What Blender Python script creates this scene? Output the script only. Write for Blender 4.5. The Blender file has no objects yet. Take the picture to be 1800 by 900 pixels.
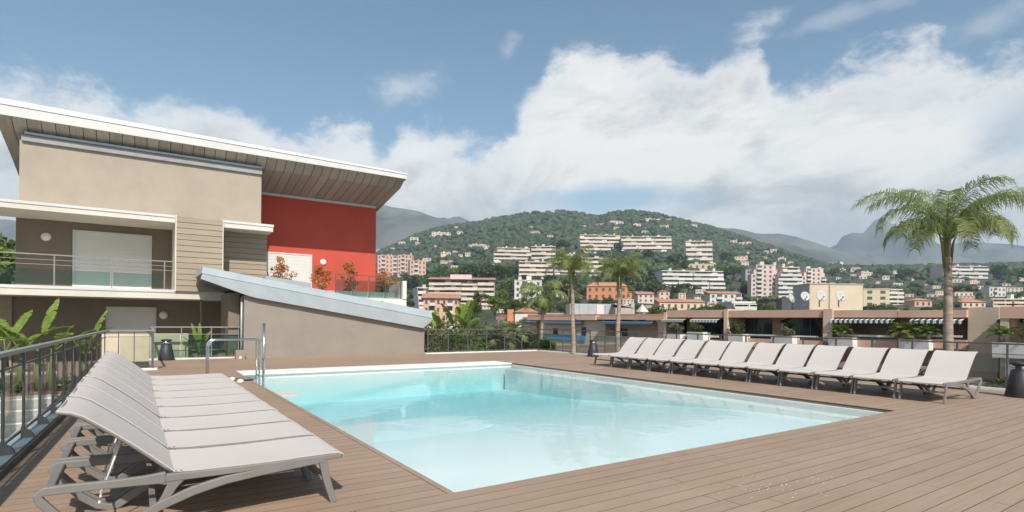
import bpy, math, random
import numpy as np
from mathutils import Vector, Matrix
random.seed(7); RNG = np.random.default_rng(7)
S = bpy.context.scene
C = S.collection
# ------------------------------------------------------------------ camera
F = 980.0; CX = 900.0; CY = 562.6; H = 1.6
TH = math.atan(21/2110.); YAW = math.radians(33.96)
cam = bpy.data.cameras.new('camera'); co = bpy.data.objects.new('camera', cam); C.objects.link(co)
cam.sensor_width = 36; cam.lens = 36*F/1800; cam.clip_end = 30000; cam.clip_start = 0.05
cam.shift_y = (CY-450)/1800
co.matrix_world = Matrix.Translation((0, 0, H)) @ Matrix.Rotation(-YAW, 4, 'Z') @ Matrix.Rotation(math.radians(90), 4, 'X') @ Matrix.Rotation(TH, 4, 'Z')
S.camera = co
S.render.resolution_x = 1024; S.render.resolution_y = 512
S.view_settings.view_transform = 'Standard'; S.view_settings.look = 'None'
S.view_settings.exposure = 0.2; S.view_settings.gamma = 1
S.cycles.volume_bounces = 0
S.cycles.transparent_max_bounces = 24
S.cycles.max_bounces = 8

def at(px, py, d):
    "a point of the place: direction of a sight line and depth d in metres"
    c, s = math.cos(TH), math.sin(TH)
    dx, dy = px-CX, py-CY
    u = (c*dx+s*dy)/F; v = -(-s*dx+c*dy)/F
    return Vector((d*(math.sin(YAW)+u*math.cos(YAW)), d*(math.cos(YAW)-u*math.sin(YAW)), H+v*d))

# ------------------------------------------------------------------ light
SUN = Vector((-0.30, -1.0, 1.06)).normalized()
sl = bpy.data.lights.new('sun', 'SUN'); so = bpy.data.objects.new('sun', sl); C.objects.link(so)
sl.energy = 5.0; sl.angle = math.radians(0.55); sl.color = (1.0, 0.93, 0.84)
so.rotation_euler = SUN.to_track_quat('Z', 'Y').to_euler()

# ------------------------------------------------------------------ node helper
class NT:
    def __init__(s, tree): s.t = tree
    def n(s, typ, **kw):
        n = s.t.nodes.new(typ)
        for k, v in kw.items(): setattr(n, k, v)
        return n
    def put(s, sock, v):
        if isinstance(v, E_): v = v.s
        if isinstance(v, bpy.types.NodeSocket): s.t.links.new(v, sock)
        else: sock.default_value = v
    def math(s, op, *a, clamp=False):
        n = s.n('ShaderNodeMath', operation=op, use_clamp=clamp)
        for i, v in enumerate(a): s.put(n.inputs[i], v)
        return E_(s, n.outputs[0])
    def mix(s, f, a, b):
        n = s.n('ShaderNodeMix', data_type='RGBA')
        s.put(n.inputs[0], f)
        s.put(n.inputs[6], a if not isinstance(a, tuple) else (*a[:3], 1)); s.put(n.inputs[7], b if not isinstance(b, tuple) else (*b[:3], 1))
        return n.outputs[2]
    def smooth(s, v, a, b):
        n = s.n('ShaderNodeMapRange', interpolation_type='SMOOTHSTEP')
        s.put(n.inputs[0], v); n.inputs[1].default_value = a; n.inputs[2].default_value = b
        return E_(s, n.outputs[0])
    def noise(s, vec, scale, detail=4, rough=0.5, dist=0.0):
        n = s.n('ShaderNodeTexNoise'); 
        if vec is not None: s.put(n.inputs['Vector'], vec)
        n.inputs['Scale'].default_value = scale; n.inputs['Detail'].default_value = detail
        n.inputs['Roughness'].default_value = rough; n.inputs['Distortion'].default_value = dist
        return E_(s, n.outputs[0])
class E_:
    def __init__(s, nt, sock): s.nt = nt; s.s = sock
    def __add__(s, o): return s.nt.math('ADD', s, o)
    def __sub__(s, o): return s.nt.math('SUBTRACT', s, o)
    def __rsub__(s, o): return s.nt.math('SUBTRACT', o, s)
    def __mul__(s, o): return s.nt.math('MULTIPLY', s, o)
    def __truediv__(s, o): return s.nt.math('DIVIDE', s, o)
    __radd__ = __add__; __rmul__ = __mul__

# ------------------------------------------------------------------ sky
W = bpy.data.worlds.new('World'); S.world = W; W.use_nodes = True
wt = W.node_tree; wt.nodes.clear(); nt = NT(wt)
sky = nt.n('ShaderNodeTexSky', sky_type='NISHITA', sun_disc=False)
sky.sun_elevation = math.asin(SUN.z); sky.sun_rotation = math.atan2(SUN.x, SUN.y)
sky.air_density = 1.0; sky.dust_density = 1.0; sky.ozone_density = 1.6
tc = nt.n('ShaderNodeTexCoord'); sep = nt.n('ShaderNodeSeparateXYZ'); wt.links.new(tc.outputs['Generated'], sep.inputs[0])
X, Y, Z = (E_(nt, sep.outputs[i]) for i in range(3))
hor = nt.math('SQRT', X*X+Y*Y)
el = Z/nt.math('MAXIMUM', hor, 0.02)                       # tangent of the elevation
az = nt.math('ARCTAN2', X, Y) - YAW                        # azimuth, radians, 0 on the view axis
az = nt.math('WRAP', az, math.pi, -math.pi)
cb = nt.n('ShaderNodeCombineXYZ')
wt.links.new((az*1.0).s, cb.inputs[0]); wt.links.new((el*1.35).s, cb.inputs[1])
n_big = nt.noise(cb.outputs[0], 2.6, 9, 0.60, 0.35)
n_fine = nt.noise(cb.outputs[0], 9.0, 10, 0.66, 0.25)
cb2 = nt.n('ShaderNodeCombineXYZ'); wt.links.new((az*1.0+el*0.5).s, cb2.inputs[0]); wt.links.new((el*2.6-az*0.7).s, cb2.inputs[1])
n_soft = nt.noise(cb2.outputs[0], 2.6, 7, 0.58, 0.5)
n_mid = nt.noise(cb.outputs[0], 5.0, 9, 0.62, 0.6)
def pe(px, py):                                            # sight line to azimuth / tangent elevation
    r = at(px, py, 1.0) - Vector((0, 0, H))
    return math.atan2(r.x, r.y)-YAW, r.z/math.hypot(r.x, r.y)
top = [(-900, 250), (-300, 190), (-60, 140), (60, 142), (150, 150), (240, 178), (290, 168), (350, 172), (450, 198), (520, 222), (590, 205), (640, 214), (672, 262), (705, 224), (770, 212), (810, 240), (860, 245), (895, 225), (935, 160), (985, 100), (1070, 66), (1110, 92), (1160, 82), (1210, 96), (1270, 60), (1320, 46), (1360, 110), (1420, 112), (1480, 88), (1560, 78), (1640, 72), (1700, 98), (1800, 88), (2000, 130), (2600, 190)]
fc = nt.n('ShaderNodeFloatCurve')
cv = fc.mapping.curves[0]
A0, A1 = -1.5, 1.5
pts = []
for px, py in top:
    a, e = pe(px, py); pts.append(((a-A0)/(A1-A0), e))
a_lo, a_hi = pts[0][0], pts[-1][0]
cv.points[0].location = (0, 0.30); cv.points[1].location = (1, 0.32)
for p in pts: cv.points.new(*p)
for p in cv.points: p.handle_type = 'AUTO_CLAMPED'
fc.mapping.extend = 'HORIZONTAL'; fc.mapping.update()
nt.put(fc.inputs['Value'], (az-A0)*(1/(A1-A0)))
edge = E_(nt, fc.outputs[0])
dd = (edge - el) + (n_big-0.5)*0.17 + (n_fine-0.5)*0.19
mask = nt.smooth(dd, -0.012, 0.045)
def blob(px, py, rx, ry, rot=0.0):
    a, e = pe(px, py); c, s = math.cos(rot), math.sin(rot)
    u = (az-a); v = (el-e)
    p = (u*c+v*s)*(980.0/rx); q = (v*c-u*s)*(980.0/ry)
    return nt.math('SUBTRACT', 1.0, nt.math('SQRT', p*p+q*q))
def hole(b, k): return nt.smooth(b+(n_fine-0.5)*1.1+(n_big-0.5)*0.9, -0.15, 0.75)*k
# openings in the bank
h = hole(blob(1080, 352, 190, 34), 0.85)
h = nt.math('MAXIMUM', h, hole(blob(1800, 215, 70, 60, 0.4), 0.45))
h = nt.math('MAXIMUM', h, hole(blob(640, 330, 60, 30), 0.0))
mask = mask*(1.0-h)
# loose wisps above the bank
def wisp(px, py, rx, ry, rot, k): return nt.smooth(blob(px, py, rx, ry, rot)+(n_fine-0.5)*2.2+(n_big-0.5)*1.2, 0.15, 1.1)*k
w = wisp(712, 152, 100, 58, 0.15, 0.62)
w = nt.math('MAXIMUM', w, wisp(893, 88, 55, 30, 1.0, 0.42))
w = nt.math('MAXIMUM', w, wisp(1500, 20, 170, 24, 0.1, 0.3))
w = nt.math('MAXIMUM', w, wisp(1740, 40, 90, 30, 0.3, 0.3))
w = nt.math('MAXIMUM', w, wisp(1330, 50, 90, 42, 0.5, 0.8))
mask = nt.math('MAXIMUM', mask, w)
mask = mask*nt.smooth(el, 1.3, 0.6) if False else mask
# cloud light and shade: brighter near the upper edge, greyer in the belly
rim = nt.smooth(dd, 0.01, 0.12)
shade = nt.smooth(n_soft*0.60+n_mid*0.40, 0.43, 0.60)
grey = nt.math('MULTIPLY', rim, shade*0.80+0.06, clamp=True)
ccol = nt.mix(grey, (1.0, 0.975, 0.93), (0.40, 0.435, 0.475))
low = nt.smooth(el, 0.24, 0.08)
ccol = nt.mix(low*nt.smooth(n_mid, 0.62, 0.36)*0.55+low*0.20, ccol, (0.60, 0.63, 0.645))
thin = mask*(0.80+0.17*rim)
b1 = nt.n('ShaderNodeBackground'); b1.inputs[1].default_value = 0.12
tint = nt.n('ShaderNodeMix', data_type='RGBA', blend_type='MULTIPLY'); tint.inputs[0].default_value = 1.0; tint.inputs[7].default_value = (0.92, 1.06, 1.0, 1)
wt.links.new(sky.outputs[0], tint.inputs[6]); wt.links.new(tint.outputs[2], b1.inputs[0])
b2 = nt.n('ShaderNodeBackground'); wt.links.new(ccol, b2.inputs[0]); b2.inputs[1].default_value = 0.97
mx = nt.n('ShaderNodeMixShader'); nt.put(mx.inputs[0], thin); wt.links.new(b1.outputs[0], mx.inputs[1]); wt.links.new(b2.outputs[0], mx.inputs[2])
wo = nt.n('ShaderNodeOutputWorld'); wt.links.new(mx.outputs[0], wo.inputs[0])

# ------------------------------------------------------------------ materials
M = {}
def mat(name, col, rough=0.7, var=0.10, vscale=3.0, bump=0.0, bscale=60.0, metal=0.0, spec=0.4, col2=None, grime=0.0, rnd=0.0, stretch=None):
    m = bpy.data.materials.new(name); m.use_nodes = True; t = m.node_tree; k = NT(t)
    b = t.nodes['Principled BSDF']
    tcn = k.n('ShaderNodeTexCoord'); vec = tcn.outputs['Object']
    if stretch:
        mp = k.n('ShaderNodeMapping'); mp.inputs['Scale'].default_value = stretch; t.links.new(vec, mp.inputs[0]); vec = mp.outputs[0]
    n = k.noise(vec, vscale, 6, 0.6)
    dark = tuple(c*(1-var*1.6) for c in col); lite = tuple(min(1, c*(1+var)) for c in col)
    if col2: lite = col2
    f = k.smooth(n, 0.3, 0.7)
    c = k.mix(f, dark, lite)
    if grime:
        g = k.smooth(k.noise(tcn.outputs['Object'], 0.7, 8, 0.7), 0.5, 0.8)*grime
        c = k.mix(g, c, tuple(x*0.55 for x in col))
        mp2 = k.n('ShaderNodeMapping'); mp2.inputs['Scale'].default_value = (2.6, 2.6, 0.16); t.links.new(tcn.outputs['Object'], mp2.inputs[0])
        g2 = k.smooth(k.noise(mp2.outputs[0], 1.5, 6, 0.7), 0.5, 0.78)*(grime*0.7)
        c = k.mix(g2, c, tuple(x*0.62 for x in col))
    if rnd:
        oi = k.n('ShaderNodeObjectInfo')
        hsv = k.n('ShaderNodeHueSaturation'); t.links.new(c, hsv.inputs['Color'])
        k.put(hsv.inputs['Value'], E_(k, oi.outputs['Random'])*(2*rnd)+(1-rnd)); c = hsv.outputs[0]
    t.links.new(c, b.inputs['Base Color'])
    b.inputs['Roughness'].default_value = rough; b.inputs['Metallic'].default_value = metal
    b.inputs['Specular IOR Level'].default_value = spec
    if bump:
        bn = k.n('ShaderNodeBump'); bn.inputs['Strength'].default_value = bump; bn.inputs['Distance'].default_value = 0.01
        k.put(bn.inputs['Height'], k.noise(vec, bscale, 4, 0.6)); t.links.new(bn.outputs[0], b.inputs['Normal'])
    M[name] = m; return m
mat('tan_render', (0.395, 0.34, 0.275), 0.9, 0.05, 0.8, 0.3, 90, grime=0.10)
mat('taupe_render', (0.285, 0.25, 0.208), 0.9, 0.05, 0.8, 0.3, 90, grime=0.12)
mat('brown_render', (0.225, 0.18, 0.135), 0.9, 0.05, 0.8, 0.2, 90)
mat('red_render', (0.54, 0.088, 0.058), 0.85, 0.04, 0.8, 0.2, 90)
mat('cream_render', (0.62, 0.52, 0.37), 0.9, 0.05, 1.2, 0.2, 80, grime=0.15)
mat('cream_trim', (0.66, 0.61, 0.53), 0.75, 0.05, 1.0, 0.1, 60, grime=0.1)
mat('white_metal', (0.64, 0.63, 0.61), 0.4, 0.03, 1.0)
mat('soffit_metal', (0.40, 0.365, 0.31), 0.5, 0.08, 2.0, rnd=0.13, stretch=(8, .4, 1))
mat('zinc', (0.43, 0.475, 0.49), 0.42, 0.05, 1.5, metal=0.25, grime=0.08)
mat('flashing', (0.40, 0.47, 0.50), 0.5, 0.05)
mat('cladding', (0.34, 0.275, 0.205), 0.7, 0.06, 2.0, rnd=0.05, stretch=(.4, 1, 6))
mat('shutter_white', (0.70, 0.69, 0.66), 0.55, 0.03, 1.0)
mat('lamp_glass', (0.82, 0.81, 0.78), 0.35, 0.02)
mat('dark_metal', (0.075, 0.078, 0.082), 0.5, 0.08, 5.0)
mat('rail_metal', (0.105, 0.105, 0.105), 0.45, 0.08, 5.0)
mat('grey_rail', (0.30, 0.30, 0.29), 0.4, 0.05, 3.0, metal=0.3)
mat('beam_metal', (0.27, 0.33, 0.36), 0.45, 0.08, 2.0, grime=0.2)
mat('frame_taupe', (0.20, 0.19, 0.178), 0.5, 0.05, 6.0, 0.15, 200)
mat('prop_alu', (0.72, 0.71, 0.68), 0.35, 0.04)
mat('bin_black', (0.035, 0.037, 0.042), 0.5, 0.1, 5.0)
mat('steel', (0.62, 0.64, 0.64), 0.18, 0.05, 3.0, metal=1.0)
mat('concrete', (0.40, 0.385, 0.355), 0.9, 0.10, 0.8, 0.3, 40, grime=0.3)
mat('white_stone', (0.74, 0.73, 0.69), 0.8, 0.05, 1.5, 0.1, 60, grime=0.12)
mat('pool_liner', (0.78, 0.775, 0.745), 0.6, 0.02, 0.5)
mat('earth', (0.16, 0.11, 0.075), 0.95, 0.2, 2.0, 0.4, 20)
mat('pink_render', (0.66, 0.43, 0.315), 0.9, 0.05, 0.5, grime=0.12)
mat('peach_render', (0.70, 0.53, 0.40), 0.9, 0.05, 0.5, grime=0.12)
mat('pale_render', (0.64, 0.56, 0.47), 0.9, 0.06, 0.4, grime=0.15)
mat('beige_render', (0.58, 0.48, 0.35), 0.9, 0.06, 0.4, grime=0.2)
mat('orange_render', (0.62, 0.25, 0.125), 0.9, 0.06, 0.4)
mat('salmon_render', (0.63, 0.40, 0.32), 0.9, 0.06, 0.4)
mat('rose_render', (0.66, 0.52, 0.47), 0.9, 0.06, 0.4)
mat('white_render', (0.63, 0.61, 0.56), 0.9, 0.06, 0.4, grime=0.1)
mat('terracotta', (0.45, 0.225, 0.14), 0.9, 0.14, 1.2, 0.5, 8)
mat('grey_roof', (0.33, 0.33, 0.33), 0.8, 0.08, 0.8, grime=0.2)
mat('window_dark', (0.045, 0.05, 0.055), 0.15, 0.3, 0.6)
mat('window_far', (0.13, 0.125, 0.12), 0.4, 0.3, 0.05)
mat('awning_blue', (0.10, 0.19, 0.30), 0.8, 0.05)
mat('blue_panel', (0.13, 0.34, 0.60), 0.6, 0.05)
mat('awning_grey', (0.40, 0.40, 0.38), 0.8, 0.05)
mat('bark', (0.20, 0.15, 0.10), 0.95, 0.25, 3.0, 0.6, 15)
mat('palm_bark', (0.34, 0.275, 0.215), 0.95, 0.22, 2.5, 0.7, 18, stretch=(1, 1, 5))
mat('dish_white', (0.46, 0.455, 0.43), 0.5, 0.04)
def sling_mat():
    m = mat('sling', (0.555, 0.505, 0.468), 0.75, 0.02, 1.0)
    k = NT(m.node_tree); b = m.node_tree.nodes['Principled BSDF']
    tcn = k.n('ShaderNodeTexCoord'); ck = k.n('ShaderNodeTexChecker'); ck.inputs['Scale'].default_value = 260
    m.node_tree.links.new(tcn.outputs['Object'], ck.inputs[0])
    bn = k.n('ShaderNodeBump'); bn.inputs['Strength'].default_value = 0.25; bn.inputs['Distance'].default_value = 0.002
    m.node_tree.links.new(ck.outputs[1], bn.inputs['Height']); m.node_tree.links.new(bn.outputs[0], b.inputs['Normal'])
sling_mat()
def leafmat(name, col, col2, trans=0.25, attr=False, rough=0.55):
    m = bpy.data.materials.new(name); m.use_nodes = True; t = m.node_tree; k = NT(t); b = t.nodes['Principled BSDF']
    g = k.n('ShaderNodeTexCoord'); n = k.noise(g.outputs['Object'], 1.3, 4, 0.7)
    c = k.mix(k.smooth(n, 0.3, 0.7), col, col2)
    if attr:
        a = k.n('ShaderNodeAttribute', attribute_name='tint'); mm = k.n('ShaderNodeMix', data_type='RGBA', blend_type='MULTIPLY'); mm.inputs[0].default_value = 1
        t.links.new(c, mm.inputs[6]); t.links.new(a.outputs[0], mm.inputs[7]); c = mm.outputs[2]
    t.links.new(c, b.inputs['Base Color']); b.inputs['Roughness'].default_value = rough; b.inputs['Specular IOR Level'].default_value = 0.25
    if trans:
        tr = k.n('ShaderNodeBsdfTranslucent'); t.links.new(c, tr.inputs[0]); ms = k.n('ShaderNodeMixShader'); ms.inputs[0].default_value = trans
        t.links.new(b.outputs[0], ms.inputs[1]); t.links.new(tr.outputs[0], ms.inputs[2]); t.links.new(ms.outputs[0], t.nodes['Material Output'].inputs[0])
    M[name] = m
leafmat('leaf_dark', (0.030, 0.052, 0.018), (0.075, 0.105, 0.035))
leafmat('leaf_mid', (0.055, 0.095, 0.025), (0.12, 0.165, 0.045))
leafmat('leaf_bright', (0.10, 0.17, 0.03), (0.22, 0.28, 0.06), 0.35)
leafmat('leaf_pine', (0.04, 0.065, 0.022), (0.085, 0.115, 0.04))
leafmat('leaf_palm', (0.16, 0.225, 0.065), (0.32, 0.36, 0.15), 0.4)
leafmat('leaf_banana', (0.14, 0.24, 0.04), (0.30, 0.38, 0.09), 0.4, rough=0.4)
leafmat('leaf_autumn', (0.55, 0.17, 0.06), (0.50, 0.33, 0.12), 0.3)
leafmat('leaf_grey', (0.13, 0.15, 0.075), (0.22, 0.22, 0.12), 0.3)
leafmat('forest_leaf', (0.026, 0.046, 0.019), (0.060, 0.082, 0.034), 0.0, True)
leafmat('mimosa', (0.40, 0.38, 0.04), (0.5, 0.45, 0.08), 0.3)
# deck boards: brown composite with fine lengthwise grain, each board a little different
def deck_mat():
    m = bpy.data.materials.new('deck_board'); m.use_nodes = True; t = m.node_tree; k = NT(t); b = t.nodes['Principled BSDF']
    ge = k.n('ShaderNodeNewGeometry'); mp = k.n('ShaderNodeMapping'); mp.inputs['Scale'].default_value = (0.9, 28, 1); t.links.new(ge.outputs['Position'], mp.inputs[0])
    n1 = k.noise(mp.outputs[0], 1.2, 5, 0.6)
    n2 = k.noise(ge.outputs['Position'], 0.55, 6, 0.6)
    sp = k.n('ShaderNodeSeparateXYZ'); t.links.new(ge.outputs['Position'], sp.inputs[0])
    fl = k.math('FLOOR', (E_(k, sp.outputs[1])-4.57+18.5)/0.185)
    wn = k.n('ShaderNodeTexWhiteNoise', noise_dimensions='1D'); k.put(wn.inputs['W'], fl)
    c = k.mix(k.smooth(n1, 0.25, 0.75), (0.280, 0.190, 0.130), (0.350, 0.245, 0.172))
    c = k.mix(k.smooth(n2, 0.35, 0.75)*0.55, c, (0.375, 0.280, 0.21))
    n3 = k.noise(ge.outputs['Position'], 1.7, 5, 0.7)
    c = k.mix(k.smooth(n3, 0.58, 0.72)*0.18, c, (0.20, 0.15, 0.12))
    hsv = k.n('ShaderNodeHueSaturation'); t.links.new(c, hsv.inputs['Color'])
    k.put(hsv.inputs['Value'], E_(k, wn.outputs[0])*0.11+0.945)
    t.links.new(hsv.outputs[0], b.inputs['Base Color']); b.inputs['Roughness'].default_value = 0.62; b.inputs['Specular IOR Level'].default_value = 0.35
    bn = k.n('ShaderNodeBump'); bn.inputs['Strength'].default_value = 0.25; bn.inputs['Distance'].default_value = 0.004
    k.put(bn.inputs['Height'], n1); t.links.new(bn.outputs[0], b.inputs['Normal'])
    M['deck_board'] = m
deck_mat()
def stripe_mat(name, a, bcol, scale):
    m = bpy.data.materials.new(name); m.use_nodes = True; t = m.node_tree; k = NT(t); b = t.nodes['Principled BSDF']
    ge = k.n('ShaderNodeNewGeometry'); sp = k.n('ShaderNodeSeparateXYZ'); t.links.new(ge.outputs['Position'], sp.inputs[0])
    f = k.smooth(k.math('PINGPONG', E_(k, sp.outputs[1]), scale), scale*0.42, scale*0.58)
    t.links.new(k.mix(f, a, bcol), b.inputs['Base Color']); b.inputs['Roughness'].default_value = 0.85; M[name] = m
stripe_mat('striped_awning', (0.70, 0.69, 0.66), (0.03, 0.10, 0.09), 0.15)
stripe_mat('striped_awning_grey', (0.62, 0.61, 0.58), (0.25, 0.26, 0.26), 0.15)
def both_fresnel(k, ior):
    fr = k.n('ShaderNodeFresnel'); g_ = k.n('ShaderNodeNewGeometry')
    k.put(fr.inputs[0], E_(k, g_.outputs['Backfacing'])*(1/ior-ior)+ior); return fr
def glass_mat(name, tint, refl=1.0, rough=0.02):
    m = bpy.data.materials.new(name); m.use_nodes = True; t = m.node_tree; k = NT(t); t.nodes.remove(t.nodes['Principled BSDF'])
    tr = k.n('ShaderNodeBsdfTransparent'); tr.inputs[0].default_value = (*tint, 1)
    gl = k.n('ShaderNodeBsdfGlossy'); gl.inputs['Roughness'].default_value = rough
    fr = both_fresnel(k, 1.45)
    ms = k.n('ShaderNodeMixShader'); k.put(ms.inputs[0], k.math('MULTIPLY', E_(k, fr.outputs[0]), refl, clamp=True))
    t.links.new(tr.outputs[0], ms.inputs[1]); t.links.new(gl.outputs[0], ms.inputs[2]); t.links.new(ms.outputs[0], t.nodes['Material Output'].inputs[0]); M[name] = m
glass_mat('clear_glass', (0.90, 0.94, 0.93))
glass_mat('green_glass', (0.72, 0.84, 0.82))
def water_mat():
    m = bpy.data.materials.new('pool_water'); m.use_nodes = True; t = m.node_tree; k = NT(t); t.nodes.remove(t.nodes['Principled BSDF'])
    tr = k.n('ShaderNodeBsdfTransparent'); tr.inputs[0].default_value = (0.97, 0.99, 0.99, 1)
    gl = k.n('ShaderNodeBsdfGlossy'); gl.inputs['Roughness'].default_value = 0.03
    ge = k.n('ShaderNodeNewGeometry')
    mp = k.n('ShaderNodeMapping'); mp.inputs['Scale'].default_value = (1, 1, 1); t.links.new(ge.outputs['Position'], mp.inputs[0])
    bn = k.n('ShaderNodeBump'); bn.inputs['Strength'].default_value = 0.35; bn.inputs['Distance'].default_value = 0.012
    k.put(bn.inputs['Height'], k.noise(mp.outputs[0], 1.6, 3, 0.55, 0.6)+k.noise(mp.outputs[0], 7.0, 2, 0.5)*0.12)
    t.links.new(bn.outputs[0], gl.inputs['Normal'])
    fr = both_fresnel(k, 1.33); t.links.new(bn.outputs[0], fr.inputs['Normal'])
    ms = k.n('ShaderNodeMixShader'); k.put(ms.inputs[0], k.math('MULTIPLY', E_(k, fr.outputs[0]), 0.75))
    t.links.new(tr.outputs[0], ms.inputs[1]); t.links.new(gl.outputs[0], ms.inputs[2])
    o = t.nodes['Material Output']; t.links.new(ms.outputs[0], o.inputs[0])
    va = k.n('ShaderNodeVolumeAbsorption'); va.inputs['Color'].default_value = (0.09, 0.77, 0.86, 1); va.inputs['Density'].default_value = 0.17
    t.links.new(va.outputs[0], o.inputs[1]); M['pool_water'] = m
water_mat()

# ------------------------------------------------------------------ mesh helpers
class MB:
    def __init__(s): s.v = []; s.f = []
    def add(s, vs, fs):
        o = len(s.v); s.v += [tuple(v) for v in vs]; s.f += [tuple(i+o for i in f) for f in fs]; return s
    def box(s, x0, x1, y0, y1, z0, z1):
        return s.add([(x0,y0,z0),(x1,y0,z0),(x1,y1,z0),(x0,y1,z0),(x0,y0,z1),(x1,y0,z1),(x1,y1,z1),(x0,y1,z1)],
                     [(0,3,2,1),(4,5,6,7),(0,1,5,4),(1,2,6,5),(2,3,7,6),(3,0,4,7)])
    def hexa(s, p):   # 8 points: bottom loop then top loop
        return s.add(p, [(0,3,2,1),(4,5,6,7),(0,1,5,4),(1,2,6,5),(2,3,7,6),(3,0,4,7)])
    def prism(s, poly, a, b, axis='y'):
        n = len(poly)
        def P(q, t): return (q[0], t, q[1]) if axis == 'y' else ((t, q[0], q[1]) if axis == 'x' else (q[0], q[1], t))
        vs = [P(q, a) for q in poly]+[P(q, b) for q in poly]
        fs = [tuple(range(n)), tuple(range(2*n-1, n-1, -1))]+[(i, i+n, (i+1) % n+n, (i+1) % n) for i in range(n)]
        return s.add(vs, fs)
    def tube(s, pts, r, n=8, caps=True):
        pts = [Vector(p) for p in pts]; rs = r if isinstance(r, (list, tuple)) else [r]*len(pts)
        vs = []; up = None
        for i, p in enumerate(pts):
            d = (pts[min(i+1, len(pts)-1)]-pts[max(i-1, 0)]).normalized()
            if up is None: up = Vector((0, 0, 1)) if abs(d.z) < 0.9 else Vector((1, 0, 0))
            a = d.cross(up).normalized(); b = a.cross(d).normalized(); up = b
            for j in range(n):
                t = 2*math.pi*j/n; vs.append(p+a*math.cos(t)*rs[i]+b*math.sin(t)*rs[i])
        fs = [(i*n+j, i*n+(j+1) % n, (i+1)*n+(j+1) % n, (i+1)*n+j) for i in range(len(pts)-1) for j in range(n)]
        if caps: fs += [tuple(range(n-1, -1, -1)), tuple(range((len(pts)-1)*n, len(pts)*n))]
        return s.add(vs, fs)
    def sweep_xz(s, pts, y0, y1, th):   # flat bar following a path in the xz plane
        n = len(pts); ths = th if isinstance(th, (list, tuple)) else [th]*n; up = []; dn = []
        for i, (x, z) in enumerate(pts):
            a = pts[max(i-1, 0)]; b = pts[min(i+1, n-1)]; dx, dz = b[0]-a[0], b[1]-a[1]; l = math.hypot(dx, dz) or 1
            nx, nz = -dz/l, dx/l; t = ths[i]/2; up.append((x+nx*t, z+nz*t)); dn.append((x-nx*t, z-nz*t))
        vs = []
        for i in range(n): vs += [(dn[i][0], y0, dn[i][1]), (dn[i][0], y1, dn[i][1]), (up[i][0], y1, up[i][1]), (up[i][0], y0, up[i][1])]
        fs = [(4*i+j, 4*i+(j+1) % 4, 4*i+4+(j+1) % 4, 4*i+4+j) for i in range(n-1) for j in range(4)]+[(3, 2, 1, 0), tuple(4*(n-1)+j for j in range(4))]
        return s.add(vs, fs)
    def lathe(s, prof, n=20, c=(0, 0, 0)):
        vs = [(c[0]+r*math.cos(2*math.pi*j/n), c[1]+r*math.sin(2*math.pi*j/n), c[2]+z) for r, z in prof for j in range(n)]
        fs = [(i*n+j, i*n+(j+1) % n, (i+1)*n+(j+1) % n, (i+1)*n+j) for i in range(len(prof)-1) for j in range(n)]
        fs += [tuple(range(n-1, -1, -1)), tuple(range((len(prof)-1)*n, len(prof)*n))]
        return s.add(vs, fs)
    def mesh(s, name, m, smooth=False):
        me = bpy.data.meshes.new(name); me.from_pydata(s.v, [], s.f); me.materials.append(M[m] if isinstance(m, str) else m)
        if smooth: me.polygons.foreach_set('use_smooth', [True]*len(me.polygons))
        me.update(); return me
def link(name, me, parent=None, loc=None, rz=0, scale=None):
    o = bpy.data.objects.new(name, me); C.objects.link(o)
    if parent is not None: o.parent = parent
    if loc is not None: o.location = loc
    if rz: o.rotation_euler = (0, 0, rz)
    if scale is not None: o.scale = scale
    return o
def obj(name, mb, m, parent=None, smooth=False, **k):
    o = link(name, mb.mesh(name, m, smooth), parent, **k)
    return o
def bevel(o, w=0.005, seg=1):
    b = o.modifiers.new('edge', 'BEVEL'); b.width = w; b.segments = seg; b.limit_method = 'ANGLE'; b.angle_limit = math.radians(40)
def tag(o, label, cat, group=None, kind=None):
    o['label'] = label; o['category'] = cat
    if group: o['group'] = group
    if kind: o['kind'] = kind
    return o
def thing(name, label, cat, loc=(0, 0, 0), rz=0, group=None, scale=None):
    return tag(link(name, None, None, loc, rz, scale), label, cat, group)
def struct(name, mb, m, parent=None, label=None, smooth=False):
    o = obj(name, mb, m, parent, smooth)
    if parent is None: o['kind'] = 'structure'
    if label: o['label'] = label
    return o
def arr_mesh(name, V, Fc, m, k=3, tint=None, smooth=False):
    me = bpy.data.meshes.new(name); V = np.asarray(V, np.float32); Fc = np.asarray(Fc, np.int32)
    me.vertices.add(len(V)); me.vertices.foreach_set('co', V.ravel())
    me.loops.add(Fc.size); me.loops.foreach_set('vertex_index', Fc.ravel())
    me.polygons.add(len(Fc)); me.polygons.foreach_set('loop_start', np.arange(len(Fc), dtype=np.int32)*k)
    try: me.polygons.foreach_set('loop_total', np.full(len(Fc), k, np.int32))
    except Exception: pass
    if smooth: me.polygons.foreach_set('use_smooth', np.ones(len(Fc), bool))
    me.update(calc_edges=True); me.validate()
    if tint is not None:
        a = me.color_attributes.new('tint', 'FLOAT_COLOR', 'POINT'); a.data.foreach_set('color', np.asarray(tint, np.float32).ravel())
    me.materials.append(M[m]); return me
ORD = ['first', 'second', 'third', 'fourth', 'fifth', 'sixth', 'seventh', 'eighth', 'ninth', 'tenth', 'eleventh', 'twelfth', 'thirteenth', 'fourteenth', 'fifteenth', 'sixteenth']

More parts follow.
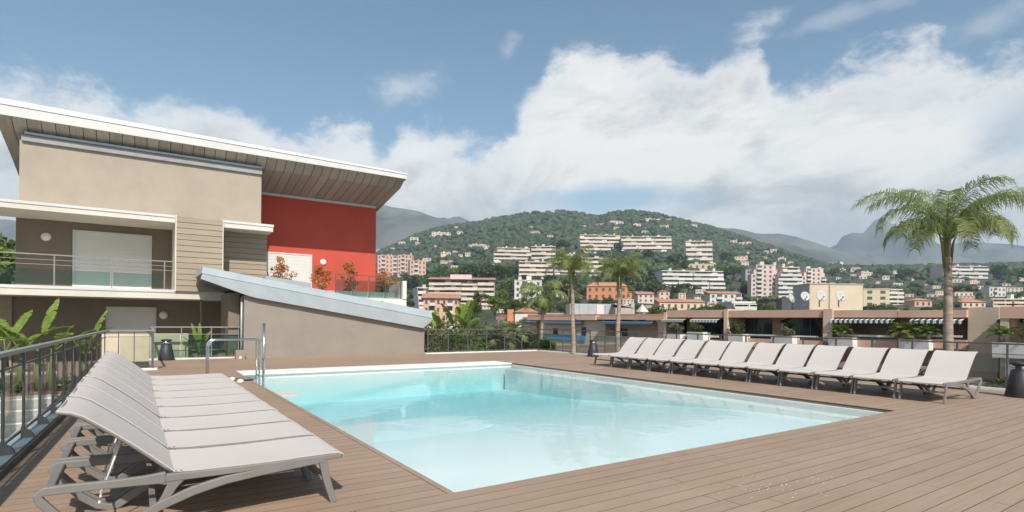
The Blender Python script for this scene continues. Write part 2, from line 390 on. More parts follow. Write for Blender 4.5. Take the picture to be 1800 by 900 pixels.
# ================================================================== DECK
PW = 0.185
mat('board_edge', (0.085, 0.060, 0.045), 0.9, 0.1)  # groove shade and dirt put into the dark colour of the board sides
mat('deck_joist', (0.045, 0.035, 0.028), 0.9, 0.1)
def beam_x(y): return -1.20+0.042*(y-7.0)
deck = MB()
PX0, PX1, PY0, PY1 = 2.45, 11.62, 4.57, 18.44
base = struct('deck', MB().box(-1.3, PX0-0.01, -1.5, 24.3, -0.30, -0.034).box(PX1+0.01, 17.7, -1.5, 24.3, -0.30, -0.034).box(PX0-0.01, PX1+0.01, -1.5, PY0-0.01, -0.30, -0.034).box(PX0-0.01, PX1+0.01, PY1+0.01, 24.3, -0.30, -0.034), 'deck_joist')
base['label'] = 'brown timber look deck round the swimming pool'
rows = []
y = -0.0-1.45
r_i = 0
def segs(x0, x1, L=4.0, off=0.0):
    out = []; x = x0; nx = x0+L*(0.35+0.65*off)
    while x < x1-0.01:
        e = min(nx, x1)
        if x1-e < 0.5: e = x1
        out.append((x, e)); x = e; nx = e+L
    return out
plank_cache = {}
def plank_mesh(L, w):
    key = (round(L, 3), round(w, 3))
    if key not in plank_cache:
        a = 0.0015; h = 0.030
        mb = MB().add([(0, 0, -h), (L, 0, -h), (L, w, -h), (0, w, -h), (0, 0, -a), (L, 0, -a), (L, w, -a), (0, w, -a), (0.002, a, 0), (L-0.002, a, 0), (L-0.002, w-a, 0), (0.002, w-a, 0)],
                      [(0,3,2,1),(0,1,5,4),(1,2,6,5),(2,3,7,6),(3,0,4,7),(4,5,9,8),(5,6,10,9),(6,7,11,10),(7,4,8,11),(8,9,10,11)])
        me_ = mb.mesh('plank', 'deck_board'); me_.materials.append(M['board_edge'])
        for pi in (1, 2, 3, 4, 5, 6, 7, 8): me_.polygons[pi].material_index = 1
        plank_cache[key] = me_
    return plank_cache[key]
farmb = MB(); near = []
nrow = int((24.28+1.45)/PW)
for i in range(nrow):
    y0 = PY0 - PW*round((PY0+1.45)/PW) + i*PW
    y1 = y0+PW; yc = (y0+y1)/2
    xl = beam_x(yc) if yc < 19.95 else 0.36
    xr = 17.62
    off = random.random()
    if yc < PY0 or yc > PY1: ss = segs(xl, xr, 4.0, off)
    else: ss = [(xl, PX0-0.07)]+segs(PX1+0.0, xr, 3.6, off)
    for (a, b) in ss: near.append((a, b, y0))
def vis_size(t):
    a, b, y0 = t
    d = max(0.5, min(max(0.0, a*math.sin(YAW)), b*math.sin(YAW))+y0*math.cos(YAW))
    return d if y0 > 1.2 else 99
near.sort(key=vis_size)
gap = 0.0055
for t in near[:298]:
    a, b, y0 = t
    link('plank', plank_mesh(b-a-0.004, PW-gap), base, (a+0.002, y0+gap/2, 0))
far_ = MB()
for a, b, y0 in near[298:]:
    far_.box(a+0.002, b-0.002, y0+gap/2, y0+PW-gap/2, -0.03, 0)
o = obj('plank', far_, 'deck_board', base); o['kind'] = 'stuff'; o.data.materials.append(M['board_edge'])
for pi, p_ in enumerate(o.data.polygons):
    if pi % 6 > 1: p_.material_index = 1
# picture frame board down the pool's left edge and the brown edge boards facing the water
obj('edge_board', MB().box(PX0-0.068, PX0, PY0, PY1, -0.03, 0.003), 'deck_board', base)
mat('edge_brown', (0.19, 0.155, 0.115), 0.7, 0.08, 2.0)
obj('fascia_board', MB().box(PX1-0.006, PX1+0.02, PY0-0.02, PY1, -0.09, -0.0312).box(PX0-0.02, PX1+0.02, PY0-0.02, PY0-0.002, -0.12, -0.0312).box(PX0-0.02, PX0, PY0-0.002, PY1, -0.12, -0.0312), 'edge_brown', base)

# droplets of splashed water on the boards
dm = MB()
for i in range(110):
    px = random.gauss(1375, 60); py = 850+random.gauss(0, 14)-(px-1375)*0.05
    g_ = at(px, py, 1.0)-Vector((0, 0, H)); t_ = -H/g_.z; x, yy = g_.x*t_, g_.y*t_
    r = random.uniform(0.002, 0.007)
    dm.lathe([(r, 0.0004), (r*0.7, r*0.30), (r*0.1, r*0.42)], 6, (x, yy, 0))
mat('drop', (0.80, 0.76, 0.72), 0.15, 0.02)
tag(obj('water_drops', dm, 'drop'), 'sprinkle of pale splashed drops on the deck boards in front of the pool', 'drops', kind='stuff')

# ================================================================== POOL
pool = thing('swimming_pool', 'rectangular white lined swimming pool sunk in the deck', 'swimming pool', ((PX0+PX1)/2, (PY0+PY1)/2, 0))
pool.location = (0, 0, 0)
WL = -0.07
def basin():
    x0, x1 = PX0+0.0, PX1-0.012
    prof = [(PY0, -0.30), (6.6, -0.33), (8.0, -0.40), (10.5, -0.62), (13.5, -0.85), (18.40, -1.0)]
    mb = MB()
    for (ya, za), (yb, zb) in zip(prof, prof[1:]):
        mb.add([(x0, ya, za), (x1, ya, za), (x1, yb, zb), (x0, yb, zb)], [(0, 1, 2, 3)])
        for x in (x0, x1): mb.add([(x, ya, za), (x, yb, zb), (x, yb, -0.06), (x, ya, -0.06)], [(0, 1, 2, 3)])
    mb.add([(x0, PY0, -0.30), (x1, PY0, -0.30), (x1, PY0, -0.033), (x0, PY0, -0.033)], [(0, 1, 2, 3)])
    mb.add([(x0, 18.40, -1.0), (x1, 18.40, -1.0), (x1, 18.40, -0.033), (x0, 18.40, -0.033)], [(0, 1, 2, 3)])
    return mb
obj('basin', basin(), 'pool_liner', pool)
obj('underwater_ledge', MB().box(PX1-0.42, PX1-0.014, PY0+0.02, 17.05, -1.1, -0.20), 'pool_liner', pool)
rp = [(PX0+0.002, 9.2), (5.2, 9.2)]+[(5.2+0.85*math.sin(t), 10.05-0.85*math.cos(t)) for t in [i*math.pi/12 for i in range(1, 12)]]+[(5.2, 10.9), (PX0+0.002, 10.9)]
sm_ = MB(); nn_ = len(rp)
big = [(x+(0.0 if x < PX0+0.1 else 0.6*(1 if x > 5.3 else .3)), y+(-0.75 if y < 10.05 else 0.5)) for x, y in rp]
sm_.add([(x, y, -0.503) for x, y in rp]+[(x, y, -0.85) for x, y in big], [tuple(range(nn_))]+[(i, i+nn_, (i+1) % nn_+nn_, (i+1) % nn_) for i in range(nn_)])
obj('underwater_shelf', sm_, 'pool_liner', pool)
o = obj('cover_bench', MB().box(PX0+0.03, PX1-0.03, 17.17, 18.40, -0.035, 0.004), 'white_stone', pool); bevel(o, 0.01)
obj('bench_wall', MB().box(PX0+0.03, PX1-0.03, 17.24, 18.36, -1.15, -0.0352), 'pool_liner', pool)
obj('white_lip', MB().box(PX0+0.002, PX1-0.002, PY0+0.002, PY0+0.06, -0.45, -0.07), 'pool_liner', pool)
obj('skimmer', MB().box(PX0+0.004, PX0+0.55, 12.95, 13.5, -0.16, -0.085), 'white_stone', pool)
obj('underwater_light', MB().lathe([(0.11, -0.0), (0.11, 0.02), (0.06, 0.03)], 16, (5.6, 11.6, -0.93)), 'white_stone', pool)
e_ = 0.006
wv = MB().box(PX0-e_, PX1+e_, PY0-e_, 17.26, -1.2, WL)
wo_ = obj('water', wv, 'pool_water'); wo_['kind'] = 'structure'; wo_['label'] = 'clear pale turquoise pool water'

# ================================================================== chrome rail frame at the pool corner
hr = thing('pool_handrail', 'chrome hoop rail with one tall upright post at the far left pool corner', 'handrail', (1.45, 15.3, 0))
def hoop(y):
    pts = [(0, y, 0), (0, y, 0.86)]+[(0.16-0.16*math.cos(a), y, 0.88+0.16*math.sin(a)) for a in [i*math.pi/12 for i in range(0, 7)]]+[(1.12, y, 1.04), (1.14, y, 1.02), (1.15, y, -0.3)]
    return MB().tube(pts, 0.021, 10)
obj('hoop', hoop(0), 'steel', hr, True); obj('hoop', hoop(0.42), 'steel', hr, True)
obj('post', MB().tube([(1.225, -0.12, -0.35), (1.225, -0.12, 1.46)], 0.032, 14), 'steel', hr, True)
for tb_, r_b in (([(1.15, 0, 1.035), (1.15, 0.42, 1.035)], .018), ([(1.15, 0, 0.12), (1.15, 0.42, 0.12)], .018), ([(1.15, 0.0, 1.02), (1.225, -0.12, 1.02)], .016)):
    obj('crossbar', MB().tube(tb_, r_b, 10), 'steel', hr, True)
obj('step_frame', MB().box(0.60, 1.12, 0.04, 0.38, 0.045, 0.065).box(0.62, 0.66, 0.0, 0.42, 0.0, 0.05).box(1.0, 1.05, 0.0, 0.42, 0.0, 0.05), 'steel', hr)
for (x, yy) in ((2.12, 15.0), (2.02, 15.6)):
    c = obj('deck_cap', MB().lathe([(0.085, 0), (0.08, 0.05), (0.05, 0.085), (0.01, 0.095)], 14), 'cream_trim', None, True, loc=(x, yy, 0))
    tag(c, 'small cream dome cap on the deck, %s the chrome rail' % ('nearer to' if yy < 15.2 else 'further back beside'), 'cap', 'cream caps by the pool corner')

# ================================================================== SUN LOUNGERS
WD = 0.84
def lounger(theta_deg):
    root = link('sun_lounger', None)
    y0, y1 = -WD/2, WD/2
    # side frames: rail, arc, rear loop, bar back to the hinge, bracket
    for s in (-1, 1):
        a, b = (y0, y0+0.045) if s < 0 else (y1-0.045, y1)
        mb = MB()
        mb.sweep_xz([(-0.015, 0.395), (0.02, 0.402), (0.2, 0.398), (0.7, 0.393), (1.30, 0.398)], a, b, [0.03, 0.045, 0.045, 0.05, 0.06])
        mb.sweep_xz([(0.14, 0.375), (0.35, 0.365), (0.62, 0.352), (0.9, 0.325), (1.12, 0.275), (1.34, 0.195), (1.50, 0.105), (1.61, 0.03), (1.66, 0.022), (1.74, 0.05), (1.85, 0.14), (1.95, 0.255), (2.02, 0.345), (2.035, 0.385), (2.00, 0.41), (1.9, 0.41), (1.7, 0.405), (1.45, 0.40), (1.30, 0.402)], a, b,
                    [0.03, 0.045, 0.058, 0.066, 0.068, 0.066, 0.064, 0.06, 0.055, 0.055, 0.055, 0.055, 0.055, 0.055, 0.06, 0.062, 0.058, 0.065, 0.085])
        mb.sweep_xz([(1.24, 0.40), (1.26, 0.33), (1.30, 0.25), (1.31, 0.215)], a+0.004, b-0.004, [0.15, 0.07, 0.06, 0.08])
        o = obj('side_frame', mb, 'frame_taupe', root); bevel(o, 0.008, 2)
        lg = MB().sweep_xz([(0.15, 0.385), (0.115, 0.2), (0.055, 0.0)], a+0.003, b-0.003, [0.075, 0.062, 0.052])
        o = obj('leg', lg, 'frame_taupe', root); bevel(o, 0.006, 2)
    o = obj('crossbar', MB().box(1.95, 2.0, y0+0.046, y1-0.046, 0.375, 0.43), 'frame_taupe', root); bevel(o, 0.006)
    o = obj('crossbar', MB().box(0.10, 0.16, y0+0.046, y1-0.046, 0.20, 0.235), 'frame_taupe', root); bevel(o, 0.006)
    obj('crossbar', MB().box(1.36, 1.40, y0+0.046, y1-0.046, 0.19, 0.23), 'frame_taupe', root)
    # seat sling: slightly crowned, turned over at the foot end
    t = 0.012; ys = np.linspace(y0+0.028, y1-0.028, 9); prof = [(-0.03, 0.385), (-0.035, 0.405), (-0.01, 0.425), (0.06, 0.435), (0.3, 0.432), (0.65, 0.425), (1.0, 0.428), (1.25, 0.442)]
    def sheet(prof, ys, sag=0.006, th=0.010):
        mb = MB(); V = []; n = len(ys)
        for side in (0, 1):
            for (x, z) in prof:
                for yy in ys:
                    q = (yy-ys[0])/(ys[-1]-ys[0]); V.append((x, yy, z-sag*math.sin(math.pi*q)-side*th))
        m_ = len(prof); Fs = []
        for i in range(m_-1):
            for j in range(n-1):
                a = i*n+j; Fs.append((a, a+n, a+n+1, a+1)); a += m_*n; Fs.append((a, a+1, a+n+1, a+n))
        for i in range(m_-1):
            for j in (0, n-1): a = i*n+j; Fs.append((a, a+n, a+n+m_*n, a+m_*n))
        for j in range(n-1):
            for i in (0, m_-1): a = i*n+j; Fs.append((a, a+1, a+1+m_*n, a+m_*n))
        return mb.add(V, Fs)
    o = obj('seat', sheet(prof, ys, 0.003), 'sling', root, True); o.modifiers.new('crease', 'EDGE_SPLIT').split_angle = math.radians(35)
    th = math.radians(theta_deg); L = 0.86
    bk = []
    for i in range(13):
        s_ = i/12*L; lift = 0.0
        off = 0.016*math.sin(math.pi*min(1, s_/L))*1.0 - (0.05*((s_/L-0.82)/0.18)**2 if s_/L > 0.82 else 0)
        bk.append((1.245+s_*math.cos(th)-off*math.sin(th), 0.442+s_*math.sin(th)+off*math.cos(th)))
    o = obj('backrest', sheet(bk, np.linspace(y0+0.035, y1-0.035, 9), 0.006), 'sling', root, True); o.modifiers.new('crease', 'EDGE_SPLIT').split_angle = math.radians(35)
    bf = MB()
    for yy in (y0+0.045, y1-0.045):
        bf.tube([(x+0.012*math.sin(th), yy, z-0.016) for x, z in bk], 0.013, 8)
    bf.tube([(bk[-1][0]-0.01, y0+0.045, bk[-1][1]-0.018), (bk[-1][0]-0.01, y1-0.045, bk[-1][1]-0.018)], 0.013, 8)
    obj('back_frame', bf, 'frame_taupe', root, True)
    px_, pz_ = bk[6][0], bk[6][1]-0.02
    pr = MB()
    for yy in (-0.16, 0.16): pr.tube([(px_, yy, pz_), (1.70, yy*1.0, 0.27)], 0.008, 6)
    pr.tube([(1.70, -0.36, 0.27), (1.70, 0.36, 0.27)], 0.008, 6)
    obj('back_prop', pr, 'prop_alu', root, True)
    sc = MB()
    for yy in (y0+0.03, y1-0.03):
        for dx in (0.0, 0.035): sc.lathe([(0.007, 0), (0.006, 0.004)], 8, (1.20+dx, yy, 0.438))
    obj('screw', sc, 'dark_metal', root)['kind'] = 'stuff'
    return root
def copy_tree(o, parent=None):
    c = o.copy(); C.objects.link(c)
    if parent is not None: c.parent = parent
    for ch in list(o.children): copy_tree(ch, c)
    return c
protoL = lounger(39.5); protoR = lounger(44.5)
grpL = 'sun loungers in the row beside the left railing'; grpR = 'sun loungers in the row along the far side of the pool'
for i in range(9):
    o = protoL if i == 0 else copy_tree(protoL)
    o.location = (1.485+random.uniform(-.008, .008), 4.865+WD/2+i*0.915+random.uniform(-.008, .008), 0); o.rotation_euler = (0, 0, math.pi+random.uniform(-.006, .006))
    lab = 'grey sun lounger in the left row by the railing, ' + ('nearest to the camera' if i == 0 else 'farthest from the camera' if i == 8 else ORD[i]+' from the front')
    tag(o, lab, 'sun lounger', grpL)
for i in range(12):
    o = protoR if i == 0 else copy_tree(protoR)
    o.location = (13.42+random.uniform(-.015, .015)+0.018*i, 4.42+WD/2+i*0.885+random.uniform(-.01, .01), 0); o.rotation_euler = (0, 0, random.uniform(-.012, .012))
    lab = 'pale sun lounger in the row right of the pool, ' + ('nearest end beside the black bin' if i == 0 else 'farthest end by the palms' if i == 11 else ORD[i]+' from the right end')
    tag(o, lab, 'sun lounger', grpR)

# ================================================================== BINS
def bin_(loc, label, s=1.0):
    t = thing('litter_bin', label, 'litter bin', loc, 0, 'black conical bins on the deck', (s, s, s))
    obj('body', MB().lathe([(0.255, 0), (0.262, 0.02), (0.165, 0.56), (0.15, 0.57)], 28), 'bin_black', t, True)
    obj('steel_ring', MB().lathe([(0.135, 0.57), (0.135, 0.69)], 24), 'steel', t, True)
    obj('lid', MB().lathe([(0.165, 0.69), (0.175, 0.70), (0.172, 0.735), (0.12, 0.755), (0.02, 0.76)], 28), 'bin_black', t, True)
    obj('opening', MB().box(-0.142, -0.132, -0.05, 0.05, 0.60, 0.67), 'window_dark', t)
    return t
bin_((16.32, 3.96, 0), 'black conical bin with steel collar at the right end of the loungers', 1.04)
bin_((0.92, 24.1, 0), 'black conical bin by the glass rail in front of the cream wall', 1.02)
bin_((17.0, 18.7, 0), 'black conical bin beside the far end of the right lounger row', 1.0)

# ================================================================== LEFT RAILING
lr = thing('railing', 'dark metal railing with flat uprights along the left deck edge', 'railing', (beam_x(10), 10, 0))
lr.location = (0, 0, 0)
ya, yb = 1.2, 19.9
def along(y0_, y1_, ox0, ox1, z0, z1):
    a, b = beam_x(y0_)-0.02, beam_x(y1_)-0.02
    return [(a+ox0, y0_, z0), (a+ox1, y0_, z0), (b+ox1, y1_, z0), (b+ox0, y1_, z0), (a+ox0, y0_, z1), (a+ox1, y0_, z1), (b+ox1, y1_, z1), (b+ox0, y1_, z1)]
obj('kerb_beam', MB().hexa(along(ya, yb, -0.14, 0.10, -0.25, 0.10)), 'beam_metal', lr)
obj('kerb_edge', MB().hexa(along(ya, yb, 0.1005, 0.125, -0.03, 0.075)), 'rail_metal', lr)
o = obj('handrail', MB().hexa(along(ya, yb+0.1, -0.06, 0.03, 1.155, 1.20)), 'grey_rail', lr); M['grey_rail']
obj('mid_rail', MB().hexa(along(ya, yb, -0.052, -0.028, 0.985, 1.005)), 'rail_metal', lr)
obj('bottom_rail', MB().hexa(along(ya, yb, -0.052, -0.028, 0.16, 0.185)), 'rail_metal', lr)
pm = MB().box(-0.012, 0.010, -0.034, 0.034, 0.10, 1.155).mesh('post', 'rail_metal')
bm_ = MB().prism([(-0.02, 0.10), (0.10, 0.10), (0.098, 0.125), (0.075, 0.165), (0.035, 0.20), (-0.02, 0.235)], -0.040, 0.040, 'y').mesh('foot_bracket', 'rail_metal')
y = 2.0
while y < yb:
    p = link('post', pm, lr, (beam_x(y)-0.022, y, 0)); link('foot_bracket', bm_, p); y += 1.0
y = 2.0
gm = MB().box(-0.004, 0.004, 0.06, 0.94, 0.205, 0.97).mesh('glass_panel', 'clear_glass')
while y < yb-1:
    link('glass_panel', gm, lr, (beam_x(y+.5)-0.062, y, 0)); y += 1.0
# return of the railing towards the step in the deck
cx0 = beam_x(19.9)-0.02
rr = thing('railing', 'short dark railing with thin posts turning in front of the cream wall', 'railing', (0.41, 19.9, 0))
obj('handrail', MB().box(cx0-0.44, 0.06, -0.04, 0.05, 1.155, 1.20), 'grey_rail', rr)
obj('mid_rail', MB().box(cx0-0.41, -0.02, -0.01, 0.01, 0.985, 1.0), 'rail_metal', rr)
obj('bottom_rail', MB().box(cx0-0.41, -0.02, -0.01, 0.01, 0.12, 0.14), 'rail_metal', rr)
for x in (-0.84, -0.46): obj('post', MB().box(x-0.012, x+0.012, -0.02, 0.02, 0.0, 1.155), 'rail_metal', rr)
p = obj('post', MB().box(-0.03, 0.03, -0.035, 0.035, 0.0, 1.155), 'rail_metal', rr)
obj('bracket', MB().prism([(-0.03, 1.154), (-0.18, 1.154), (-0.03, 0.98)], -0.02, 0.02, 'y'), 'rail_metal', p)
obj('kerb', MB().box(-1.0, 0.12, -0.12, 0.16, -0.3, 0.055), 'white_stone', rr)
obj('glass_panel', MB().box(-0.80, -0.06, 0.022, 0.030, 0.16, 0.97), 'clear_glass', rr)
# glass rail at the back, left of the pool house
gr_ = thing('glass_railing', 'glass balustrade with slim grey handrail left of the pool house', 'railing', (0.41, 24.4, 0))
obj('handrail', MB().box(-0.03, 3.0, -0.03, 0.04, 1.19, 1.235).box(-0.03, 0.04, -4.4, -0.031, 1.19, 1.235), 'grey_rail', gr_)
obj('mid_rail', MB().box(0.0, 3.0, -0.008, 0.008, 0.93, 0.95), 'grey_rail', gr_)
obj('bottom_rail', MB().box(0.0, 3.0, -0.008, 0.008, 0.10, 0.125), 'rail_metal', gr_)
for x in (0, 1.0, 2.0, 2.95): obj('post', MB().box(x-0.015, x+0.015, -0.025, 0.025, 0.0, 1.19), 'grey_rail', gr_)
for x in (0.03, 1.03, 2.03): obj('glass_panel', MB().box(x, x+0.92, 0.012, 0.020, 0.13, 0.92), 'green_glass', gr_)
obj('kerb', MB().box(-0.03, 3.0, -0.05, 0.14, -0.3, 0.045), 'white_stone', gr_)

# ================================================================== BACK AND RIGHT FENCE
def fence(p0, p1, n, label, kerb=True):
    p0, p1 = Vector(p0), Vector(p1); L = (p1-p0).length; a = math.atan2((p1-p0).y, (p1-p0).x)
    t = thing('fence', label, 'fence', (p0.x, p0.y, 0), a)
    obj('top_rail', MB().box(0, L, -0.02, 0.02, 1.12, 1.16), 'rail_metal', t)
    obj('mid_rail', MB().box(0, L, -0.01, 0.01, 0.88, 0.90), 'rail_metal', t)
    obj('bottom_rail', MB().box(0, L, -0.01, 0.01, 0.10, 0.125), 'rail_metal', t)
    me = MB().box(-0.02, 0.02, -0.02, 0.02, 0, 1.12).mesh('post', 'rail_metal')
    gm_ = MB().box(0.04, L/n-0.04, 0.012, 0.018, 0.14, 0.87).mesh('glass_panel', 'clear_glass')
    for i in range(n+1): link('post', me, t, (i*L/n, 0, 0))
    for i in range(n): link('glass_panel', gm_, t, (i*L/n, 0, 0))
    if kerb: obj('kerb', MB().box(-0.1, L+0.1, -0.08, 0.20, -0.4, 0.05), 'white_stone', t)
    return t
fence((11.15, 23.5), (17.5, 23.5), 6, 'thin dark fence behind the pool between the sloping roof and the palms')
fence((17.5, 23.45), (17.5, 1.5), 22, 'long thin dark fence behind the right lounger row')
# ================================================================== POOL HOUSE (sloping zinc roof)
ph = thing('pool_house', 'low taupe pool house with long sloping grey zinc roof behind the pool', 'building', (3.45, 23.8, 0))
def rel(o, ox, oy, oz=0): o.location = (-ox, -oy, -oz); return o
def P3(name, mb, m, **k): return rel(obj(name, mb, m, ph, **k), 3.45, 23.8)
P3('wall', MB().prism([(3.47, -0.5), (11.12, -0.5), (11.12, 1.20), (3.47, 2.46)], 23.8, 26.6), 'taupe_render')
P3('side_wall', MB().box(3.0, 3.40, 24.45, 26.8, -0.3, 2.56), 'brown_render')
P3('door', MB().box(3.402, 3.46, 24.2, 24.26, -0.3, 2.40), 'window_dark')
P3('downpipe', MB().tube([(3.40, 23.95, 0), (3.40, 23.95, 2.4)], 0.04, 8), 'zinc', smooth=True)
ZR = lambda x: 3.50-(x-2.04)*0.1592
P3('roof_underside', MB().hexa([(2.1, 23.72, 3.03), (3.55, 23.72, 2.46), (3.55, 26.6, 2.46), (2.1, 26.6, 3.03), (2.06, 23.72, 3.20), (3.55, 23.72, 2.92), (3.55, 26.6, 2.92), (2.06, 26.6, 3.20)])
   .hexa([(3.551, 23.72, 2.46), (11.15, 23.72, 1.205), (11.15, 26.6, 1.205), (3.551, 26.6, 2.46), (3.551, 23.72, 2.92), (11.4, 23.72, 1.60), (11.4, 26.6, 1.60), (3.551, 26.6, 2.92)]), 'dark_metal')
P3('fascia', MB().prism([(1.96, 3.02), (3.60, 2.435), (3.90, 2.36), (10.98, 1.185), (11.38, 1.52), (11.42, 1.64), (2.02, 3.225)], 23.60, 23.715), 'zinc')
P3('roof', MB().hexa([(1.99, 23.58, 3.227), (11.43, 23.58, 1.642), (11.43, 26.65, 1.642), (1.99, 26.65, 3.227), (2.04, 23.80, 3.49), (11.45, 23.80, 1.98), (11.45, 26.65, 1.98), (2.04, 26.65, 3.49)]), 'zinc')
for k in range(1, 4):
    x = 2.04+k*2.35; z = 3.492-(x-2.04)*0.1605
    P3('roof_seam', MB().hexa([(x, 23.80, z), (x+0.03, 23.80, z-0.005), (x+0.03, 26.6, z-0.005), (x, 26.6, z), (x, 23.80, z+0.03), (x+0.03, 23.80, z+0.025), (x+0.03, 26.6, z+0.025), (x, 26.6, z+0.03)]), 'zinc')
P3('plinth', MB().box(3.15, 3.46, 23.45, 23.78, 0.0, 0.34), 'taupe_render')
P3('spotlight', MB().lathe([(0.05, 0.0), (0.05, 0.06), (0.02, 0.09)], 12, (3.30, 23.40, 0.02)), 'lamp_glass')

# ================================================================== APARTMENT BUILDING ON THE LEFT
ab = thing('apartment_building', 'modern apartment building with wing shaped metal roof, tan and red walls', 'building', (0, 27, 0))
def A(name, mb, m, parent=None, **k):
    o = obj(name, mb, m, parent or ab, **k)
    if parent is None: rel(o, 0, 27)
    return o
A('upper_wall', MB().box(-3.76, 4.79, 28.2, 31.3, 5.79, 8.32), 'tan_render')
A('gable_wall', MB().hexa([(-3.76, 31.3, 5.79), (4.79, 31.3, 5.79), (4.79, 36, 5.79), (-3.76, 36, 5.79), (-3.76, 31.3, 7.9), (4.79, 31.3, 7.9), (4.79, 36, 6.95), (-3.76, 36, 6.95)]), 'tan_render')
A('flashing', MB().box(-3.6, 4.80, 28.0, 28.197, 8.52, 8.60), 'flashing')
A('wall_coping', MB().box(-3.7, 4.80, 28.09, 28.197, 8.27, 8.4985), 'grey_roof')
A('red_wall', MB().hexa([(4.795, 31.0, 2.0), (11.38, 31.0, 2.0), (11.38, 36, 2.0), (4.795, 36, 2.0), (4.795, 31.0, 8.05), (11.38, 31.0, 8.05), (11.38, 36, 7.02), (4.795, 36, 7.02)]), 'red_render')
A('wall_trim', MB().box(4.80, 11.36, 30.93, 30.998, 7.93, 8.06), 'white_metal')
# soffit: inner sloping panels and outer steep panels
npan = 38; X0, X1 = -4.35, 11.72
pw = (X1-X0)/npan
for i in range(npan):
    a = X0+i*pw+0.012; b = X0+(i+1)*pw-0.012
    zi = lambda yy: 8.61-0.2*(yy-28.3)
    o1 = MB().hexa([(a, 28.3, zi(28.3)), (b, 28.3, zi(28.3)), (b-0.0, 36.2, zi(36.2)), (a, 36.2, zi(36.2)), (a, 28.3, zi(28.3)+.03), (b, 28.3, zi(28.3)+.03), (b, 36.2, zi(36.2)+.03), (a, 36.2, zi(36.2)+.03)])
    A('soffit_panel', o1, 'soffit_metal')
    o2 = MB().hexa([(a, 27.63, 8.99), (b, 27.63, 8.99), (b, 28.299, 8.61), (a, 28.299, 8.61), (a, 27.65, 9.02), (b, 27.65, 9.02), (b, 28.299, 8.642), (a, 28.299, 8.642)])
    A('soffit_panel', o2, 'soffit_metal')
A('soffit_backing', MB().hexa([(X0, 28.29, 8.65), (X1, 28.29, 8.65), (X1, 36.2, 7.07), (X0, 36.2, 7.07), (X0, 28.29, 8.70), (X1, 28.29, 8.70), (X1, 36.2, 7.12), (X0, 36.2, 7.12)])
  .hexa([(X0, 27.66, 9.04), (X1, 27.66, 9.04), (X1, 28.285, 8.66), (X0, 28.285, 8.66), (X0, 27.66, 9.06), (X1, 27.66, 9.06), (X1, 28.285, 8.70), (X0, 28.285, 8.70)]), 'dark_metal')
A('fascia', MB().hexa([(X0, 27.55, 8.985), (X1+0.04, 27.55, 8.985), (X1+0.04, 27.625, 8.985), (X0, 27.625, 8.985), (X0, 27.55, 9.36), (X1+0.07, 27.55, 9.20), (X1+0.07, 27.625, 9.20), (X0, 27.625, 9.36)]), 'white_metal')
rf = A('roof', MB().hexa([(X0-.02, 27.52, 9.375), (X1+0.09, 27.52, 9.215), (X1+0.05, 36.3, 7.22), (X0-.02, 36.3, 7.30), (X0-.02, 27.66, 9.62), (X1+0.10, 27.62, 9.31), (X1+0.05, 36.3, 7.45), (X0-.02, 36.3, 7.62)]), 'white_metal')
A('verge', MB().hexa([(X1+0.005, 27.64, 8.99), (X1+0.045, 27.64, 8.99), (X1+.01, 36.2, 7.03), (X1-0.03, 36.2, 7.03), (X1+0.005, 27.64, 9.21), (X1+0.045, 27.64, 9.21), (X1+.01, 36.2, 7.22), (X1-0.03, 36.2, 7.22)])
  .hexa([(X0-0.04, 27.64, 8.99), (X0-0.004, 27.64, 8.99), (X0-.004, 36.2, 7.03), (X0-0.04, 36.2, 7.03), (X0-0.04, 27.64, 9.36), (X0-0.004, 27.64, 9.36), (X0-.004, 36.2, 7.28), (X0-0.04, 36.2, 7.28)]), 'dark_metal')
# canopy, balcony, ground floor
cn = A('canopy', MB().box(-5.4, 1.29, 27.0, 29.49, 5.50, 5.785).box(3.085, 5.10, 27.0, 30.9, 5.49, 5.78), 'cream_trim')
A('canopy_edge', MB().box(-5.4, 1.29, 26.97, 26.998, 5.70, 5.80).box(3.085, 5.12, 26.97, 26.998, 5.70, 5.80), 'white_metal')
A('balcony_slab', MB().box(-5.4, 3.45, 27.0, 30.9, 2.345, 2.71), 'cream_trim')
A('balcony_slab_edge', MB().box(-5.4, 3.46, 26.97, 26.998, 2.60, 2.715), 'white_metal')
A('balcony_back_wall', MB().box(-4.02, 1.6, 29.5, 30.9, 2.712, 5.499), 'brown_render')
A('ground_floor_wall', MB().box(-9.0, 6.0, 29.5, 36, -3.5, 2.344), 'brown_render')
A('ground_floor_cladding', MB().box(-9.0, -4.1, 29.40, 29.497, -3.5, 2.343), 'cladding')
bx = A('stair_box', MB().box(1.34, 3.05, 26.93, 29.49, 2.72, 5.76), 'cladding')
A('stair_box_corner', MB().box(1.30, 1.345, 26.88, 29.5, 2.66, 5.80), 'cream_trim'); A('stair_box_corner', MB().box(3.045, 3.08, 26.88, 28.3, 2.72, 5.80), 'cream_trim')
n = 13; h_ = (5.77-2.66)/n
for i in range(n):
    z = 2.66+i*h_
    A('cladding_board', MB().hexa([(1.346, 26.885, z+.008), (3.044, 26.885, z+.008), (3.044, 26.93, z+.008), (1.346, 26.93, z+.008), (1.346, 26.905, z+h_-.012), (3.044, 26.905, z+h_-.012), (3.044, 26.93, z+h_-.012), (1.346, 26.93, z+h_-.012)]), 'cladding')
A('recess_wall', MB().box(3.085, 5.05, 28.25, 30.9, 2.3, 5.488), 'cladding')
